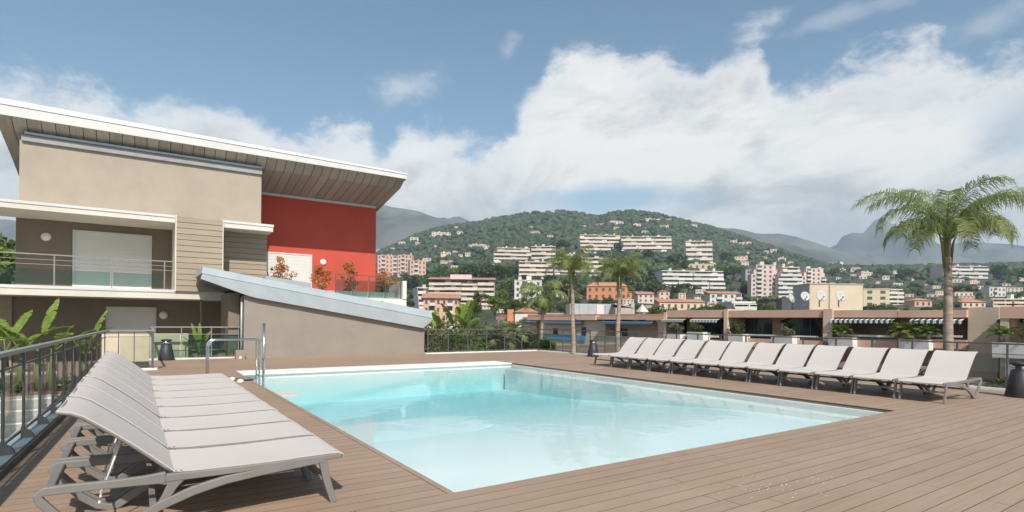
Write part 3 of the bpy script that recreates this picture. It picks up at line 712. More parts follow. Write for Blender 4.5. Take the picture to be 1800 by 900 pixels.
for i in range(13):
    z = 2.40+i*h_; z1 = min(z+h_-.012, 5.485)
    if z1-z < 0.05: continue
    A('cladding_board', MB().hexa([(3.085, 28.205, z+.008), (5.06, 28.205, z+.008), (5.06, 28.249, z+.008), (3.085, 28.249, z+.008), (3.085, 28.225, z1), (5.06, 28.225, z1), (5.06, 28.249, z1), (3.085, 28.249, z1)]), 'cladding')
def shutter(x0, x1, y, z0, z1, m='shutter_white', frame='cream_trim'):
    f = A('shutter', MB().box(x0, x1, y-0.03, y-0.002, z0, z1), m)
    nn = max(4, int((z1-z0)/0.16)); s = MB()
    for i in range(nn):
        za = z0+(z1-z0)*i/nn; s.box(x0+0.05, x1-0.05, y-0.040, y-0.0302, za+0.004, za+(z1-z0)/nn-0.004)
    for i in range(nn):
        pass
    obj('slats', s, m, f)
    obj('shutter_frame', MB().box(x0-0.04, x0+0.045, y-0.06, y-0.001, z0, z1+.04).box(x1-0.045, x1+0.04, y-0.06, y-0.001, z0, z1+.04).box(x0+0.046, x1-0.046, y-0.06, y-0.001, z1-0.03, z1+.04), frame, f)
shutter(-2.19, 0.50, 29.5, 2.75, 5.14, 'shutter_white', 'white_metal')
shutter(-1.05, 0.69, 29.5, -0.2, 1.97)
shutter(5.10, 7.78, 31.0, 2.75, 4.97, 'shutter_white', 'white_metal')
def wlamp(x, y, z): 
    o = A('wall_lamp', MB().lathe([(0.02, 0.09), (0.10, 0.085), (0.16, 0.05), (0.175, 0.0)], 20), 'lamp_glass', smooth=True)
    o.rotation_euler = (math.radians(90), 0, 0); o.location = (x, y-27, z)
wlamp(-3.09, 29.5, 4.81); wlamp(1.0, 29.5, 1.66); wlamp(8.42, 31.0, 4.65)
A('downpipe', MB().tube([(2.3, 27.3, 2.34), (2.3, 27.4, 2.1), (2.45, 28.9, 1.6), (2.45, 29.3, 1.2), (2.45, 29.35, -1.0)], 0.05, 8), 'taupe_render', smooth=True)
# balcony railing (part with its own pieces)
br = A('balcony_railing', MB().box(-5.4, 1.30, 27.08, 27.13, 3.86, 3.905), 'grey_rail')
obj('rail', MB().box(-5.4, 1.30, 27.095, 27.115, 3.68, 3.70).box(-5.4, 1.30, 27.095, 27.115, 3.50, 3.52), 'grey_rail', br)
for x in (-4.35, -2.59, -0.83, 0.94, 1.25): obj('post', MB().box(x-0.02, x+0.02, 27.085, 27.125, 2.715, 3.859), 'grey_rail', br)
for a, b in ((-5.4, -4.4), (-4.3, -2.64), (-2.54, -0.88), (-0.78, 0.89)): obj('glass_panel', MB().box(a, b, 27.13, 27.14, 2.78, 3.33), 'green_glass', br)
# roof terrace in front of the red wall
A('terrace_slab', MB().box(5.06, 12.40, 28.9, 30.99, 2.30, 2.70).box(6.0, 11.38, 31.0, 36.0, -12.0, 1.99), 'white_stone')
A('terrace_lower_wall', MB().box(6.0, 12.3, 29.0, 30.98, -12.0, 2.299), 'cream_render')
A('terrace_end_wall', MB().box(12.16, 12.38, 28.85, 30.9, 2.701, 3.70), 'white_stone')
tr_ = A('terrace_railing', MB().box(8.5, 12.15, 28.98, 29.02, 3.86, 3.90), 'rail_metal')
obj('rail', MB().box(8.5, 12.15, 28.99, 29.01, 3.62, 3.64), 'rail_metal', tr_)
for x in (8.52, 9.4, 10.3, 11.2, 12.1): obj('post', MB().box(x-0.018, x+0.018, 28.98, 29.02, 2.70, 3.859), 'rail_metal', tr_)
for x in (8.56, 9.44, 10.34, 11.24): obj('glass_panel', MB().box(x, x+0.80, 29.03, 29.038, 2.78, 3.60), 'green_glass', tr_)
A('skylight', MB().hexa([(4.9, 27.6, 3.05), (6.9, 27.6, 2.9), (6.9, 28.6, 2.9), (4.9, 28.6, 3.05), (4.9, 27.6, 3.52), (6.95, 27.6, 3.28), (6.95, 28.6, 3.28), (4.9, 28.6, 3.52)]), 'zinc')
A('planter', MB().box(8.2, 11.9, 29.35, 29.85, 2.702, 3.05), 'concrete')
A('planter', MB().box(5.4, 7.9, 29.35, 29.85, 2.702, 3.05), 'concrete')

# cream wall between the two levels, lower terrace left of the deck
cw = tag(obj('garden_wall', MB().box(-1.05, 1.68, 25.0, 25.22, -3.5, 0.95), 'cream_render'), 'sunlit cream rendered wall behind the corner of the railing', 'wall')
tag(obj('garden_wall', MB().box(1.70, 3.4, 25.35, 25.5, -3.5, 0.30), 'brown_render'), 'low brown wall behind the plant left of the pool house', 'wall')
struct('lower_terrace', MB().box(-16, -0.3, -3, 25.58, -1.55, -1.20), 'concrete', label='grey paved terrace below the deck railing')
lt = bpy.data.objects['lower_terrace']
for yy in (14.2, 16.6, 18.9, 21.4, 24.3): o = obj('white_line', MB().box(-16, -1.5, yy, yy+0.22, -1.199, -1.19), 'white_stone', lt)
for x in (-2.6, -5.1): obj('white_line', MB().box(x, x+0.12, 2, 14.1, -1.199, -1.19), 'white_stone', lt)
struct('planting_bed', MB().box(-9, -1.0, 25.6, 29.38, -1.6, -1.12), 'earth', label='bare earth bed along the foot of the brown wall')
struct('ground_floor_paving', MB().box(-1.0, 6.0, 25.3, 29.4, -3.0, -0.35), 'concrete')
# ================================================================== PLANT BUILDERS
def rand_unit(n):
    v = RNG.normal(size=(n, 3)); return v/np.linalg.norm(v, axis=1, keepdims=True)
def leaf_quads(P, size, up=0.0, asp=0.5, jit=0.35):
    "one small four cornered leaf at each point P"
    n = len(P); d = rand_unit(n); d[:, 2] += up; d /= np.linalg.norm(d, axis=1, keepdims=True)
    w = np.cross(d, rand_unit(n)); w /= np.maximum(np.linalg.norm(w, axis=1, keepdims=True), 1e-6)
    s = size*(1+jit*RNG.normal(size=(n, 1))); s = np.abs(s)
    a = P-d*s*.5; b = P+w*s*asp*.5; c = P+d*s*.5; e = P-w*s*asp*.5
    V = np.stack([a, b, c, e], 1).reshape(-1, 3); Fq = np.arange(n*4).reshape(-1, 4)
    return V, Fq
def crown_points(n, rx, rz, clumps, flat=0.0):
    cs = rand_unit(clumps)*(RNG.uniform(0.35, 0.85, (clumps, 1)))*np.array([rx, rx, rz])
    if flat: cs[:, 2] = np.abs(cs[:, 2])*0.6
    r = RNG.uniform(0.25, 0.45, clumps)*rx
    k = RNG.integers(0, clumps, n); u = rand_unit(n)*RNG.uniform(0.55, 1.0, (n, 1))**0.5
    return cs[k]+u*r[k][:, None]*np.array([1, 1, 0.75])
def crown_mesh(name, m, n=900, rx=1.0, rz=0.9, clumps=14, leaf=0.11, flat=0):
    P = crown_points(n, rx, rz, clumps, flat); V, Q = leaf_quads(P, leaf, 0.1, 0.75)
    return arr_mesh(name, V, Q, m, 4)
def trunk_mb(h, r, limbs=4, spread=0.5):
    mb = MB().tube([(0, 0, -0.5), (0.02*h, 0, h*.45), (0, 0.02*h, h)], [r*1.25, r, r*.6], 8)
    for i in range(limbs):
        a = 2*math.pi*i/limbs+.4; mb.tube([(0.01*h, 0, h*.6), (math.cos(a)*spread*.5, math.sin(a)*spread*.5, h*.85), (math.cos(a)*spread, math.sin(a)*spread, h*1.08)], [r*.5, r*.35, r*.15], 6)
    return mb
KINDS = {}
def kinds():
    # crown mesh (radius 1), crown centre height / radius, trunk mesh
    for nm, m, n, rz, cl, leaf, flat in (('pine', 'leaf_pine', 1300, 0.42, 16, 0.13, 1), ('pine2', 'leaf_dark', 1300, 0.5, 14, 0.13, 1), ('round', 'leaf_mid', 1200, 0.85, 15, 0.14, 0), ('round2', 'leaf_dark', 1200, 0.95, 15, 0.14, 0), ('light', 'leaf_bright', 1100, 0.8, 12, 0.14, 0)):
        KINDS[nm] = (crown_mesh('crown', m, n, 1.0, rz, cl, leaf, flat), trunk_mb(1.1, 0.07, 4, 0.55).mesh('trunk', 'bark', True))
    P = np.stack([RNG.normal(size=900)*0.16, RNG.normal(size=900)*0.16, RNG.uniform(-1, 1, 900)], 1); P[:, :2] *= (1.1-np.abs(P[:, 2:3])*0.75)
    V, Q = leaf_quads(P, 0.13, 0.5, 0.6); KINDS['cypress'] = (arr_mesh('crown', V, Q, 'leaf_dark', 4), KINDS['round'][1])
kinds()
def tree(kind, loc, r, label, cat='tree', group=None, hz=None, name=None):
    cm, tm = KINDS[kind]
    nm = name or {'pine': 'pine_tree', 'pine2': 'pine_tree', 'cypress': 'cypress_tree'}.get(kind, 'broadleaf_tree')
    t = thing(nm, label, cat, loc, random.uniform(0, 6.28), group)
    z = {'pine': 1.35, 'pine2': 1.3, 'round': 0.85, 'round2': 0.9, 'light': 0.85, 'cypress': 1.0}[kind]
    hz = hz or 1.0
    link('crown', cm, t, (0, 0, r*z*hz), 0, (r, r, r*hz)); link('trunk', tm, t, (0, 0, 0), 0, (r, r, r*hz*z*0.9))
    return t

def frond_mesh(L, droop, nl=46, leaf=0.42, lw=0.022, m='leaf_palm', lift=1.1, vdroop=0.6, seed=0, stemr=0.016):
    "one feather leaf: arched midrib with two ranks of hanging leaflets"
    rr_ = random.Random(seed); mb = MB(); pts = []; x = z = 0.0; a = lift
    N = 14
    for i in range(N+1):
        pts.append((x, 0, z)); x += math.cos(a)*L/N; z += math.sin(a)*L/N; a -= droop/N*(0.6+0.9*i/N)
    mb.tube(pts, [stemr*(1-0.85*i/N) for i in range(N+1)], 5)
    for i in range(nl):
        t = 0.16+0.84*i/nl; k = min(int(t*N), N-1); q = t*N-k
        p = Vector(pts[k]).lerp(Vector(pts[k+1]), q); d = (Vector(pts[k+1])-Vector(pts[k])).normalized()
        for s in (-1, 1):
            l = leaf*(0.55+0.75*math.sin(math.pi*min(1, t*0.92+0.06)))*rr_.uniform(.75, 1.1)
            side = Vector((0, s, 0)); fw = d*rr_.uniform(.35, .75); dn = Vector((0, 0, -1))
            p1 = p+(side*0.8+fw+Vector((0, 0, rr_.uniform(-.15, .35)))).normalized()*l*0.45
            p2 = p1+(side*0.45+fw*.8+dn*vdroop*rr_.uniform(.6, 1.5)).normalized()*l*0.6
            w = Vector((-d.z, 0, d.x))*lw*rr_.uniform(-.6, .6)+d*lw
            mb.add([p-w*.6, p+w*.6, p1+w, p1-w, p2+w*.2, p2-w*.2], [(0, 1, 2, 3), (3, 2, 4, 5)])
    return mb.mesh('frond', m)
def palm(name, label, loc, h, r, fr, nf, L, lean=(0, 0), group=None, leaf=0.42, seed=1, lifts=(1.45, -0.1), droops=(1.4, 2.3), m='leaf_palm', shaft=True, nl=46, azs=None, lw=0.022, specs=None):
    rr_ = random.Random(seed); t = thing(name, label, 'palm tree', loc, 0, group)
    tp = [(lean[0]*(i/8)**1.5+0.02*math.sin(i*1.3), lean[1]*(i/8)**1.5, h*i/8) for i in range(9)]
    prof = []; N = 40
    for i in range(N+1):
        q = i/N; k = min(int(q*8), 7); f = q*8-k; p = Vector(tp[k]).lerp(Vector(tp[k+1]), f); prof.append((p, r*(1.15-0.4*q)*(1+0.05*(i % 2))))
    obj('trunk', MB().tube([p for p, _ in prof], [w for _, w in prof], 12), 'palm_bark', t, True)
    top_ = Vector(tp[-1])
    if shaft:
        obj('crownshaft', MB().tube([top_-Vector((0, 0, .25)), top_+Vector((0, 0, 0.3)), top_+Vector((0, 0, 0.75))], [r*.85, r*.75, r*.3], 10), 'leaf_palm', t, True)
        for i in range(5):
            a = i*1.3; obj('leaf_base', MB().tube([top_+Vector((math.cos(a)*r*.6, math.sin(a)*r*.6, -0.35-0.1*i)), top_+Vector((math.cos(a)*r*1.1, math.sin(a)*r*1.1, 0.1)), top_+Vector((math.cos(a)*r*1.9, math.sin(a)*r*1.9, 0.45))], [r*.32, r*.25, r*.08], 6), 'palm_bark' if i % 2 else 'leaf_palm', t, True)
    for i in range(nf if specs is None else len(specs)):
        q = i/max(1, nf-1); a = (i*2.39996+rr_.uniform(-.25, .25)) if azs is None else azs[i % len(azs)]+rr_.uniform(-.1, .1)
        li = lifts[0]+(lifts[1]-lifts[0])*q+rr_.uniform(-.1, .1); dr = droops[0]+(droops[1]-droops[0])*rr_.random()
        Lf = L*rr_.uniform(.82, 1.08)*(1 if q < .62 else .66)
        if specs: a, Lf, li, dr = specs[i]; a = math.radians(a); q = 0.5
        me = frond_mesh(Lf, dr, nl, leaf, lw, m, li, 0.9, seed*100+i) if specs else frond_mesh(L*rr_.uniform(.82, 1.08)*(1 if q < .62 else .66), dr, nl, leaf, lw, m if not (shaft and rr_.random() < 0.0) else m, li, 0.9, seed*100+i)
        o = link('frond', me, t, top_+Vector((math.cos(a)*r*.4, math.sin(a)*r*.4, 0.35*(1-q))), a)
    return t
def cycad(loc, r, label, group=None, nf=26, m='leaf_bright', cat='plant', name='sago_palm', stem=0.35, par=None):
    t = thing(name, label, cat, loc, random.uniform(0, 6), group)
    obj('stem', MB().lathe([(0.16*r, 0), (0.18*r, stem*.5), (0.13*r, stem)], 10), 'palm_bark', t, True)
    for i in range(nf):
        me = frond_mesh(r*random.uniform(.8, 1.1), 1.3, 20, r*0.22, r*0.02, m, 1.35-1.15*i/nf, 0.1, i+int(r*100), 0.012*r+.004)
        link('frond', me, t, (0, 0, stem), i*2.4)
    return t
def banana_leaf(L, w, lift, droop, seed, stalk=0.35, m='leaf_banana'):
    rr_ = random.Random(seed); mb = MB(); N = 16; pts = []; x = z = 0; a = lift
    for i in range(N+1):
        pts.append(Vector((x, 0, z))); x += math.cos(a)*L/N; z += math.sin(a)*L/N; a -= droop/N*(.4+1.2*i/N)
    mb.tube(pts, [0.028*(1-.8*i/N) for i in range(N+1)], 6)
    k0 = int(N*stalk)
    ns = (N-k0)*3
    for s in (-1, 1):
        tear = 0
        for j in range(ns):
            q0, q1 = j/ns, (j+1)/ns
            def edge(q):
                i = min(k0+q*(N-k0), N-0.001); k = int(i); f = i-k; p = pts[k].lerp(pts[k+1], f)
                ww = w*math.sin(math.pi*min(1, q*0.93+0.07))**0.65*(1-.15*q)
                return p, ww
            (pa, wa), (pb, wb) = edge(q0), edge(q1)
            if j % 4 == 0: tear = rr_.uniform(-.25, .15)
            g = 0.10 if j % 4 == 3 else 0.0
            da = (pb-pa)
            o = Vector((0, s, 0.38+tear*.6))
            o2 = Vector((0.25, s*.85, 0.10+tear))
            mb.add([pa, pb, pb+o*wb*.55-da*g*2, pa+o*wa*.55, pb+(o+o2)*wb*.5-da*g*5, pa+(o+o2)*wa*.5], [(0, 1, 2, 3), (3, 2, 4, 5)] if s > 0 else [(3, 2, 1, 0), (5, 4, 2, 3)])
    return mb.mesh('leaf', m)
def banana(loc, label, leaves, h=1.0, group=None, cat='plant', name='banana_plant', stems=1):
    t = thing(name, label, cat, loc, 0, group)
    for s in range(stems):
        ox = (s-(stems-1)/2)*0.35
        obj('stem', MB().tube([(ox, 0, -0.1), (ox*1.1, 0.05*s, h*.5), (ox*1.2, 0, h)], [0.13, 0.10, 0.06], 10), 'leaf_grey', t, True)
    for i, (az_, L, w, lift, droop) in enumerate(leaves):
        ox = ((i % stems)-(stems-1)/2)*0.42
        link('leaf', banana_leaf(L, w, lift, droop, i*7+int(loc[0]*10)), t, (ox, 0, h*0.92), az_)
    return t
def shrub(loc, rx, rz, m, label, n=1400, leaf=0.07, clumps=16, name='shrub', group=None, cat='shrub', stems=True, up=0.3):
    t = thing(name, label, cat, loc, random.uniform(0, 6), group)
    P = crown_points(n, rx, rz, clumps)+np.array([0, 0, rz*0.95]); P[:, 2] = np.abs(P[:, 2])
    V, Q = leaf_quads(P, leaf, up, 0.55); link('foliage', arr_mesh('foliage', V, Q, m, 4), t)
    if stems:
        mb = MB()
        for i in range(7):
            a = i*.9; mb.tube([(0, 0, -.05), (math.cos(a)*rx*.25, math.sin(a)*rx*.25, rz*.6), (math.cos(a)*rx*.5, math.sin(a)*rx*.5, rz*1.3)], [0.02+.01*rx, .015, .006], 5)
        obj('stem', mb, 'bark', t)
    return t

# ---- palms behind the loungers
R_ = math.radians
palm('queen_palm', 'tall feathery palm with ringed pale trunk behind the right lounger row', (18.55, 6.0, -0.6), 4.3, 0.118, None, 20, 3.35, (-0.05, 0.05), 'palms beside the deck', 0.52, 3, (1.5, 0.35), (2.2, 3.0), nl=96, lw=0.0085,
     specs=[(152, 3.3, 1.12, 2.0), (-28, 3.3, 1.12, 2.0), (-50, 3.0, 1.25, 2.2), (60, 2.9, 1.5, 2.0), (100, 2.7, 1.48, 2.3), (20, 2.7, 1.45, 2.3), (240, 2.6, 1.5, 2.2), (200, 2.6, 1.4, 2.6), (300, 2.6, 1.42, 2.6), (140, 2.5, 1.3, 2.9), (-20, 2.5, 1.3, 3.0),
            (160, 2.0, 1.0, 2.5), (110, 1.9, 1.05, 2.7), (50, 1.9, 1.0, 2.6), (-5, 1.9, 1.0, 2.7), (-60, 1.9, 1.05, 2.7), (250, 1.9, 1.0, 2.6), (215, 1.8, 1.1, 2.9), (280, 1.6, 0.9, 2.4), (175, 1.6, 0.9, 2.5)])
palm('queen_palm', 'slender palm rising in front of the fence corner left of the black bin', (17.42, 20.55, -0.1), 3.75, 0.10, None, 19, 1.8, (-0.12, 0.05), 'palms beside the deck', 0.42, 5, nl=62, lw=0.010, specs=[(i*137.5+10, 1.35+0.6*((i*7)%5)/5, 1.56-0.035*i, 1.3+0.11*i) for i in range(17)])
palm('queen_palm', 'slender palm with drooping tuft behind the far end of the right loungers', (18.55, 18.75, -0.6), 3.95, 0.105, None, 19, 1.8, (0.1, 0.0), 'palms beside the deck', 0.42, 8, nl=62, lw=0.010, specs=[(i*137.5+75, 1.35+0.6*((i*7)%5)/5, 1.56-0.035*i, 1.3+0.11*i) for i in range(17)])
p_ = at(952, 560, 33)
palm('queen_palm', 'short palm with low arching fronds left of the slender palms', (p_.x, p_.y, -1.2), 4.1, 0.10, None, 11, 1.9, (0.05, 0), 'palms beside the deck', 0.5, 11, (1.2, 0.0), (1.6, 2.5), nl=46)
# ---- banana plants below the railing on the left
BL = [(0.2, 1.9, .30, 1.25, .5), (2.6, 2.0, .30, 1.15, .9), (3.6, 1.8, .28, .9, 1.2), (5.6, 2.0, .28, 1.0, 1.3), (1.4, 1.7, .26, 1.2, .8), (4.5, 1.6, .25, .8, 1.2), (0.0, 2.0, .26, .75, 1.1)]
banana((-3.6, 26.2, -1.15), 'big leaved banana plant at the far left below the railing', [(a+.5, l*.95, w, li, dr) for a, l, w, li, dr in BL], 1.5, 'banana plants below the railing', stems=2)
banana((-2.72, 26.1, -1.15), 'banana plant with upright torn leaves reaching the balcony slab', [(0.7, 2.1, .30, 1.35, .35), (0.05, 2.1, .24, .75, .9), (2.8, 1.9, .3, 1.0, 1.3), (0.2, 1.2, .24, 1.15, .4), (3.8, 1.7, .28, .7, 1.2), (5.2, 1.6, .28, .9, 1.3)], 1.55, 'banana plants below the railing', stems=2)
banana((-1.55, 26.0, -1.15), 'single banana plant with bright rounded leaf above the railing corner', [(0.35, 1.9, .34, 1.32, .35), (0.1, 1.3, .3, .9, .9), (3.0, 1.4, .28, 1.1, .9), (4.6, 1.2, .26, 1.0, 1.2)], 1.35, 'banana plants below the railing')
shrub((-3.7, 25.95, -1.15), 0.6, 0.35, 'leaf_mid', 'low leafy bush at the foot of the far left banana plant', 900, 0.10)
shrub((-2.0, 26.0, -1.15), 0.55, 0.3, 'leaf_grey', 'low dry looking bush between the banana plants', 900, 0.10)
# trees seen past the far left balcony
for i, (px, py, d, r, kd) in enumerate(((4, 455, 60, 4.2, 'round'), (-30, 470, 52, 4.0, 'light'), (15, 470, 75, 4.0, 'round2'))):
    p_ = at(px, py, d); tree(kd, (p_.x, p_.y, p_.z-r*.9), r, ['leafy green tree seen past the left end of the balcony', 'yellow green tree below the leafy one past the balcony', 'dark tree behind the others past the left balcony'][i])
# potted plant by the pool house
banana((2.05, 24.85, -0.35), 'strap leaved plant casting its shadow on the cream wall by the pool house', [(2.2, 1.35, .11, 1.35, .35), (0.8, 1.2, .10, 1.2, .7), (0.2, 1.1, .09, .9, 1.0), (3.4, 1.0, .10, 1.1, .7), (5.0, 1.0, .09, 1.15, .6), (1.5, 1.3, .09, 1.45, .2), (4.2, .9, .08, .8, 1.1)], 0.5, None, name='strelitzia_plant', stems=1)
# autumn coloured shrubs on the terrace of the red wall
for i, (x, h, rx) in enumerate(((6.05, 1.75, .55), (7.95, 1.55, .55), (9.45, 1.7, .42), (11.35, 1.5, .55))):
    shrub((x, 29.6, 2.95), rx*1.15, h*.52, 'leaf_autumn', ['sparse reddish shrub in front of the white shutter', 'orange leaved shrub just right of the white shutter', 'slim orange shrub in the middle of the red wall', 'orange shrub at the right corner of the red wall'][i], 1500, 0.09, 18, 'autumn_shrub', 'orange shrubs on the terrace by the red wall')

# ---- garden behind the back fence
struct('garden_bed', MB().box(11.2, 40, 23.72, 34, -2.2, -0.35).box(17.75, 37, -6, 23.7, -2.5, -1.3), 'earth', label='planted earth bed beyond the deck fence')
shrub((12.1, 25.0, -0.35), 1.0, 0.8, 'leaf_grey', 'olive grey bush right beside the end of the pool house wall', 2600, 0.10, 20, group='bushes behind the back fence')
shrub((13.5, 25.2, -0.35), 1.0, 0.75, 'leaf_mid', 'soft green bush between the grey bush and the tall banana clump', 2600, 0.10, 20, group='bushes behind the back fence')
banana((14.6, 26.4, -0.35), 'tall clump of broad upright leaves behind the back fence', [(a, l*1.15, w*1.1, li, dr*.8) for a, l, w, li, dr in BL]+[(5.2, 2.2, .32, 1.3, .4), (2.1, 2.1, .3, 1.35, .5), (3.3, 2.0, .3, 1.25, .6)], 1.2, 'plants behind the back fence', stems=3)
banana((13.7, 27.4, -0.35), 'second broad leaved clump, lower left of the tall one', [(a+1, l*.9, w, li, dr) for a, l, w, li, dr in BL], 1.1, 'plants behind the back fence', stems=2)
cycad((16.3, 25.6, -0.35), 1.5, 'arching feathery palm plant behind the middle of the back fence', 'plants behind the back fence', 18, 'leaf_grey', stem=.7)
cycad((18.6, 27.6, -0.6), 1.5, 'arching palm plant with yellow green crown near the fence corner', 'plants behind the back fence', 18, 'leaf_palm', stem=1.3)
cycad((17.4, 27.0, -0.6), 1.3, 'low spiky palm between the two arching palms', 'plants behind the back fence', 16, 'leaf_mid', stem=.4)
shrub((16.0, 24.9, -0.35), 0.6, 0.4, 'leaf_dark', 'dark low bush under the arching palm', 1300, 0.09, 12, group='bushes behind the back fence')
shrub((17.6, 25.2, -0.35), 0.7, 0.4, 'leaf_dark', 'dark low bush near the fence corner', 1300, 0.09, 12, group='bushes behind the back fence')
tag(obj('boulder', MB().lathe([(0.5, 0), (0.55, 0.15), (0.42, 0.36), (0.15, 0.45)], 9), 'beige_render', None, False, loc=(13.2, 24.35, -0.35), scale=(1.3, .6, .8)), 'pale rounded stone in the bed left of the banana clump', 'stone', 'pale stones in the bed')
tag(obj('boulder', MB().lathe([(0.5, 0), (0.55, 0.15), (0.42, 0.36), (0.15, 0.45)], 9), 'beige_render', None, False, loc=(14.3, 24.3, -0.35), scale=(1.2, .6, .7)), 'pale flat stone in the bed in front of the banana clump', 'stone', 'pale stones in the bed')
for i, (x, y, r, h, m_) in enumerate(((12.6, 28.0, 1.5, .9, 'leaf_mid'), (15.5, 29.5, 1.5, 1.1, 'leaf_grey'), (18.4, 30.5, 1.4, .9, 'leaf_mid'), (20.6, 29.5, 1.3, .7, 'leaf_grey'), (22.8, 31.5, 1.4, .8, 'leaf_mid'), (19.2, 25.2, .7, .45, 'leaf_bright'), (15.0, 25.0, .6, .4, 'leaf_bright'))):
    shrub((x, y, -0.35), r, h, m_, ['broad green bush behind the olive grey bush', 'tall greyish bush behind the banana clump', 'green bush behind the arching palms', 'greyish bush left of the peach building', 'green bush at the foot of the peach building', 'small bright bush outside the fence corner', 'small bright plant in front of the banana clump'][i], 2200, 0.12, 20, group='bushes behind the back fence')
# low hedge behind the right lounger row
for i in range(9):
    shrub((18.9+random.uniform(-.2, .2), 3.2+i*1.75, -1.3), 1.05, 0.82, 'leaf_dark' if i % 3 else 'leaf_mid', 'dark green bush in the gap behind the right lounger row, '+(ORD[i]+' from the right' if i else 'rightmost'), 1500, 0.10, 16, group='bushes behind the right loungers')

# ================================================================== TERRACED APARTMENTS ACROSS THE GARDEN (right)
def on_x(px, py, X):
    r = at(px, py, 1.0)-Vector((0, 0, H)); t = X/r.x; return r.y*t, H+r.z*t
tb = thing('terrace_building', 'long low pink rendered building with roof terraces, awnings and planters', 'building', (38, 20, 0))
def T(name, px0, px1, py0, py1, X0, X1, m, parent=None, y_=None):
    ya, za = on_x(px1, py0, X0); yb, zb = on_x(px0, py1, X0); yb2, z2 = on_x(px0, py0, X0); y3, z3 = on_x(px1, py1, X0)
    z1 = (za+z2)/2; z0 = (zb+z3)/2
    o = obj(name, MB().box(X0, X1, min(ya, yb), max(ya, yb), min(z0, z1), max(z0, z1)), m, parent or tb)
    if parent is None: o.location = (-38, -20, 0)
    return o
o = obj('main_wall', MB().box(40.2, 52, 10.2, 32.6, -14, 2.05), 'pink_render', tb); o.location = (-38, -20, 0)
o = obj('lower_wall', MB().box(38.1, 40.19, 10.2, 32.6, -14, -0.9), 'pink_render', tb); o.location = (-38, -20, 0)
o = obj('roof', MB().box(38.42, 52, 10.25, 32.55, 2.06, 2.40), 'grey_roof', tb); o.location = (-38, -20, 0)
for (a, b) in ((1171, 1274), (1276, 1446), (1464, 1577), (1578, 1699)):
    T('roof_band', a, b, 545, 558.0, 38.0, 38.4, 'pink_render')
T('pier', 1272, 1279, 543.5, 600, 37.93, 40.1, 'peach_render')
T('pier', 1446.5, 1463.5, 543, 600, 37.9, 40.1, 'peach_render')
T('pier', 1166, 1171, 549, 600, 37.93, 40.1, 'peach_render')
for (a, b) in ((1172, 1271), (1280, 1446), (1464, 1577), (1579, 1699)):
    T('parapet', a, b, 596, 612, 37.98, 38.12, 'pink_render')
    T('guard_rail', a+8, b-8, 588.5, 592, 38.0, 38.06, 'prop_alu')
def win(a, b, c, d, nm='window', m='window_dark', X=40.1):
    w = T(nm, a, b, c, d, X, X+0.09, m)
    n_ = max(1, int((b-a)/20))
    for i in range(1, n_+1):
        x = a+(b-a)*i/(n_+1); T('frame', x-.5, x+.5, c, d, X-0.03, X-0.004, 'grey_rail', w)
    return w
mat('glass_green_dark', (0.05, 0.085, 0.085), 0.12, 0.4, 0.7)
for a, b, c, d in ((1188, 1206, 561, 590), (1232, 1270, 561, 592), (1310, 1356, 561, 594), (1386, 1444, 560, 595)): win(a, b, c, d, 'glazed_door', 'glass_green_dark')
for a, b in ((1490, 1580), (1612, 1698)): win(a, b, 562, 598, 'terrace_shutter', 'awning_shade' if 'awning_shade' in M else 'taupe_render')
for a, b in ((1222, 1229), (1374, 1384), (1478, 1488), (1604, 1612)): T('column', a, b, 558.3, 600, 38.5, 38.9, 'peach_render')
# awnings with scalloped valance
def awning(a, b, c, d, m, lab, X=37.7):
    ya, z1 = on_x(b, c, 38.4); yb, _ = on_x(a, c, 38.4); z1 = on_x((a+b)/2, c, 38.0)[1]; z0 = on_x((a+b)/2, d, X)[1]
    t = thing('awning', lab, 'awning', (38.4, (ya+yb)/2, z1), 0, 'awnings over the terraces')
    y0, y1 = (ya-yb)/2, (yb-ya)/2; zv = (z0-z1)
    s = obj('canopy_cloth', MB().hexa([(-0.01, y0, -.02), (-0.7, y0, zv*.45), (-0.7, y1, zv*.45), (-0.01, y1, -.02), (-0.01, y0, 0.0), (-0.7, y0, zv*.45+.02), (-0.7, y1, zv*.45+.02), (-0.01, y1, 0.0)]), m, t)
    mb = MB(); n = int((y1-y0)/0.15); w = (y1-y0)/n
    for i in range(n):
        u0, u1 = y0+i*w, y0+(i+1)*w; dz = zv*(0.82+0.18*(i % 2))
        mb.add([(-.705, u0, zv*.45), (-.705, u1, zv*.45), (-.705, u1, zv*.8), (-.705, (u0+u1)/2, zv*1.0), (-.705, u0, zv*.8)], [(0, 1, 2, 3, 4)])
    obj('valance', mb, m, t); return t
awning(1172, 1211, 559, 567, 'awning_grey', 'plain grey awning at the left end of the pink building')
awning(1222, 1270, 559, 567.5, 'striped_awning_grey', 'grey and white striped awning left of the round bush')
awning(1468, 1577, 558.5, 569, 'striped_awning', 'green and white striped awning right of the satellite dishes')
awning(1608, 1699, 558.5, 570, 'striped_awning', 'green and white striped awning behind the tall palm')
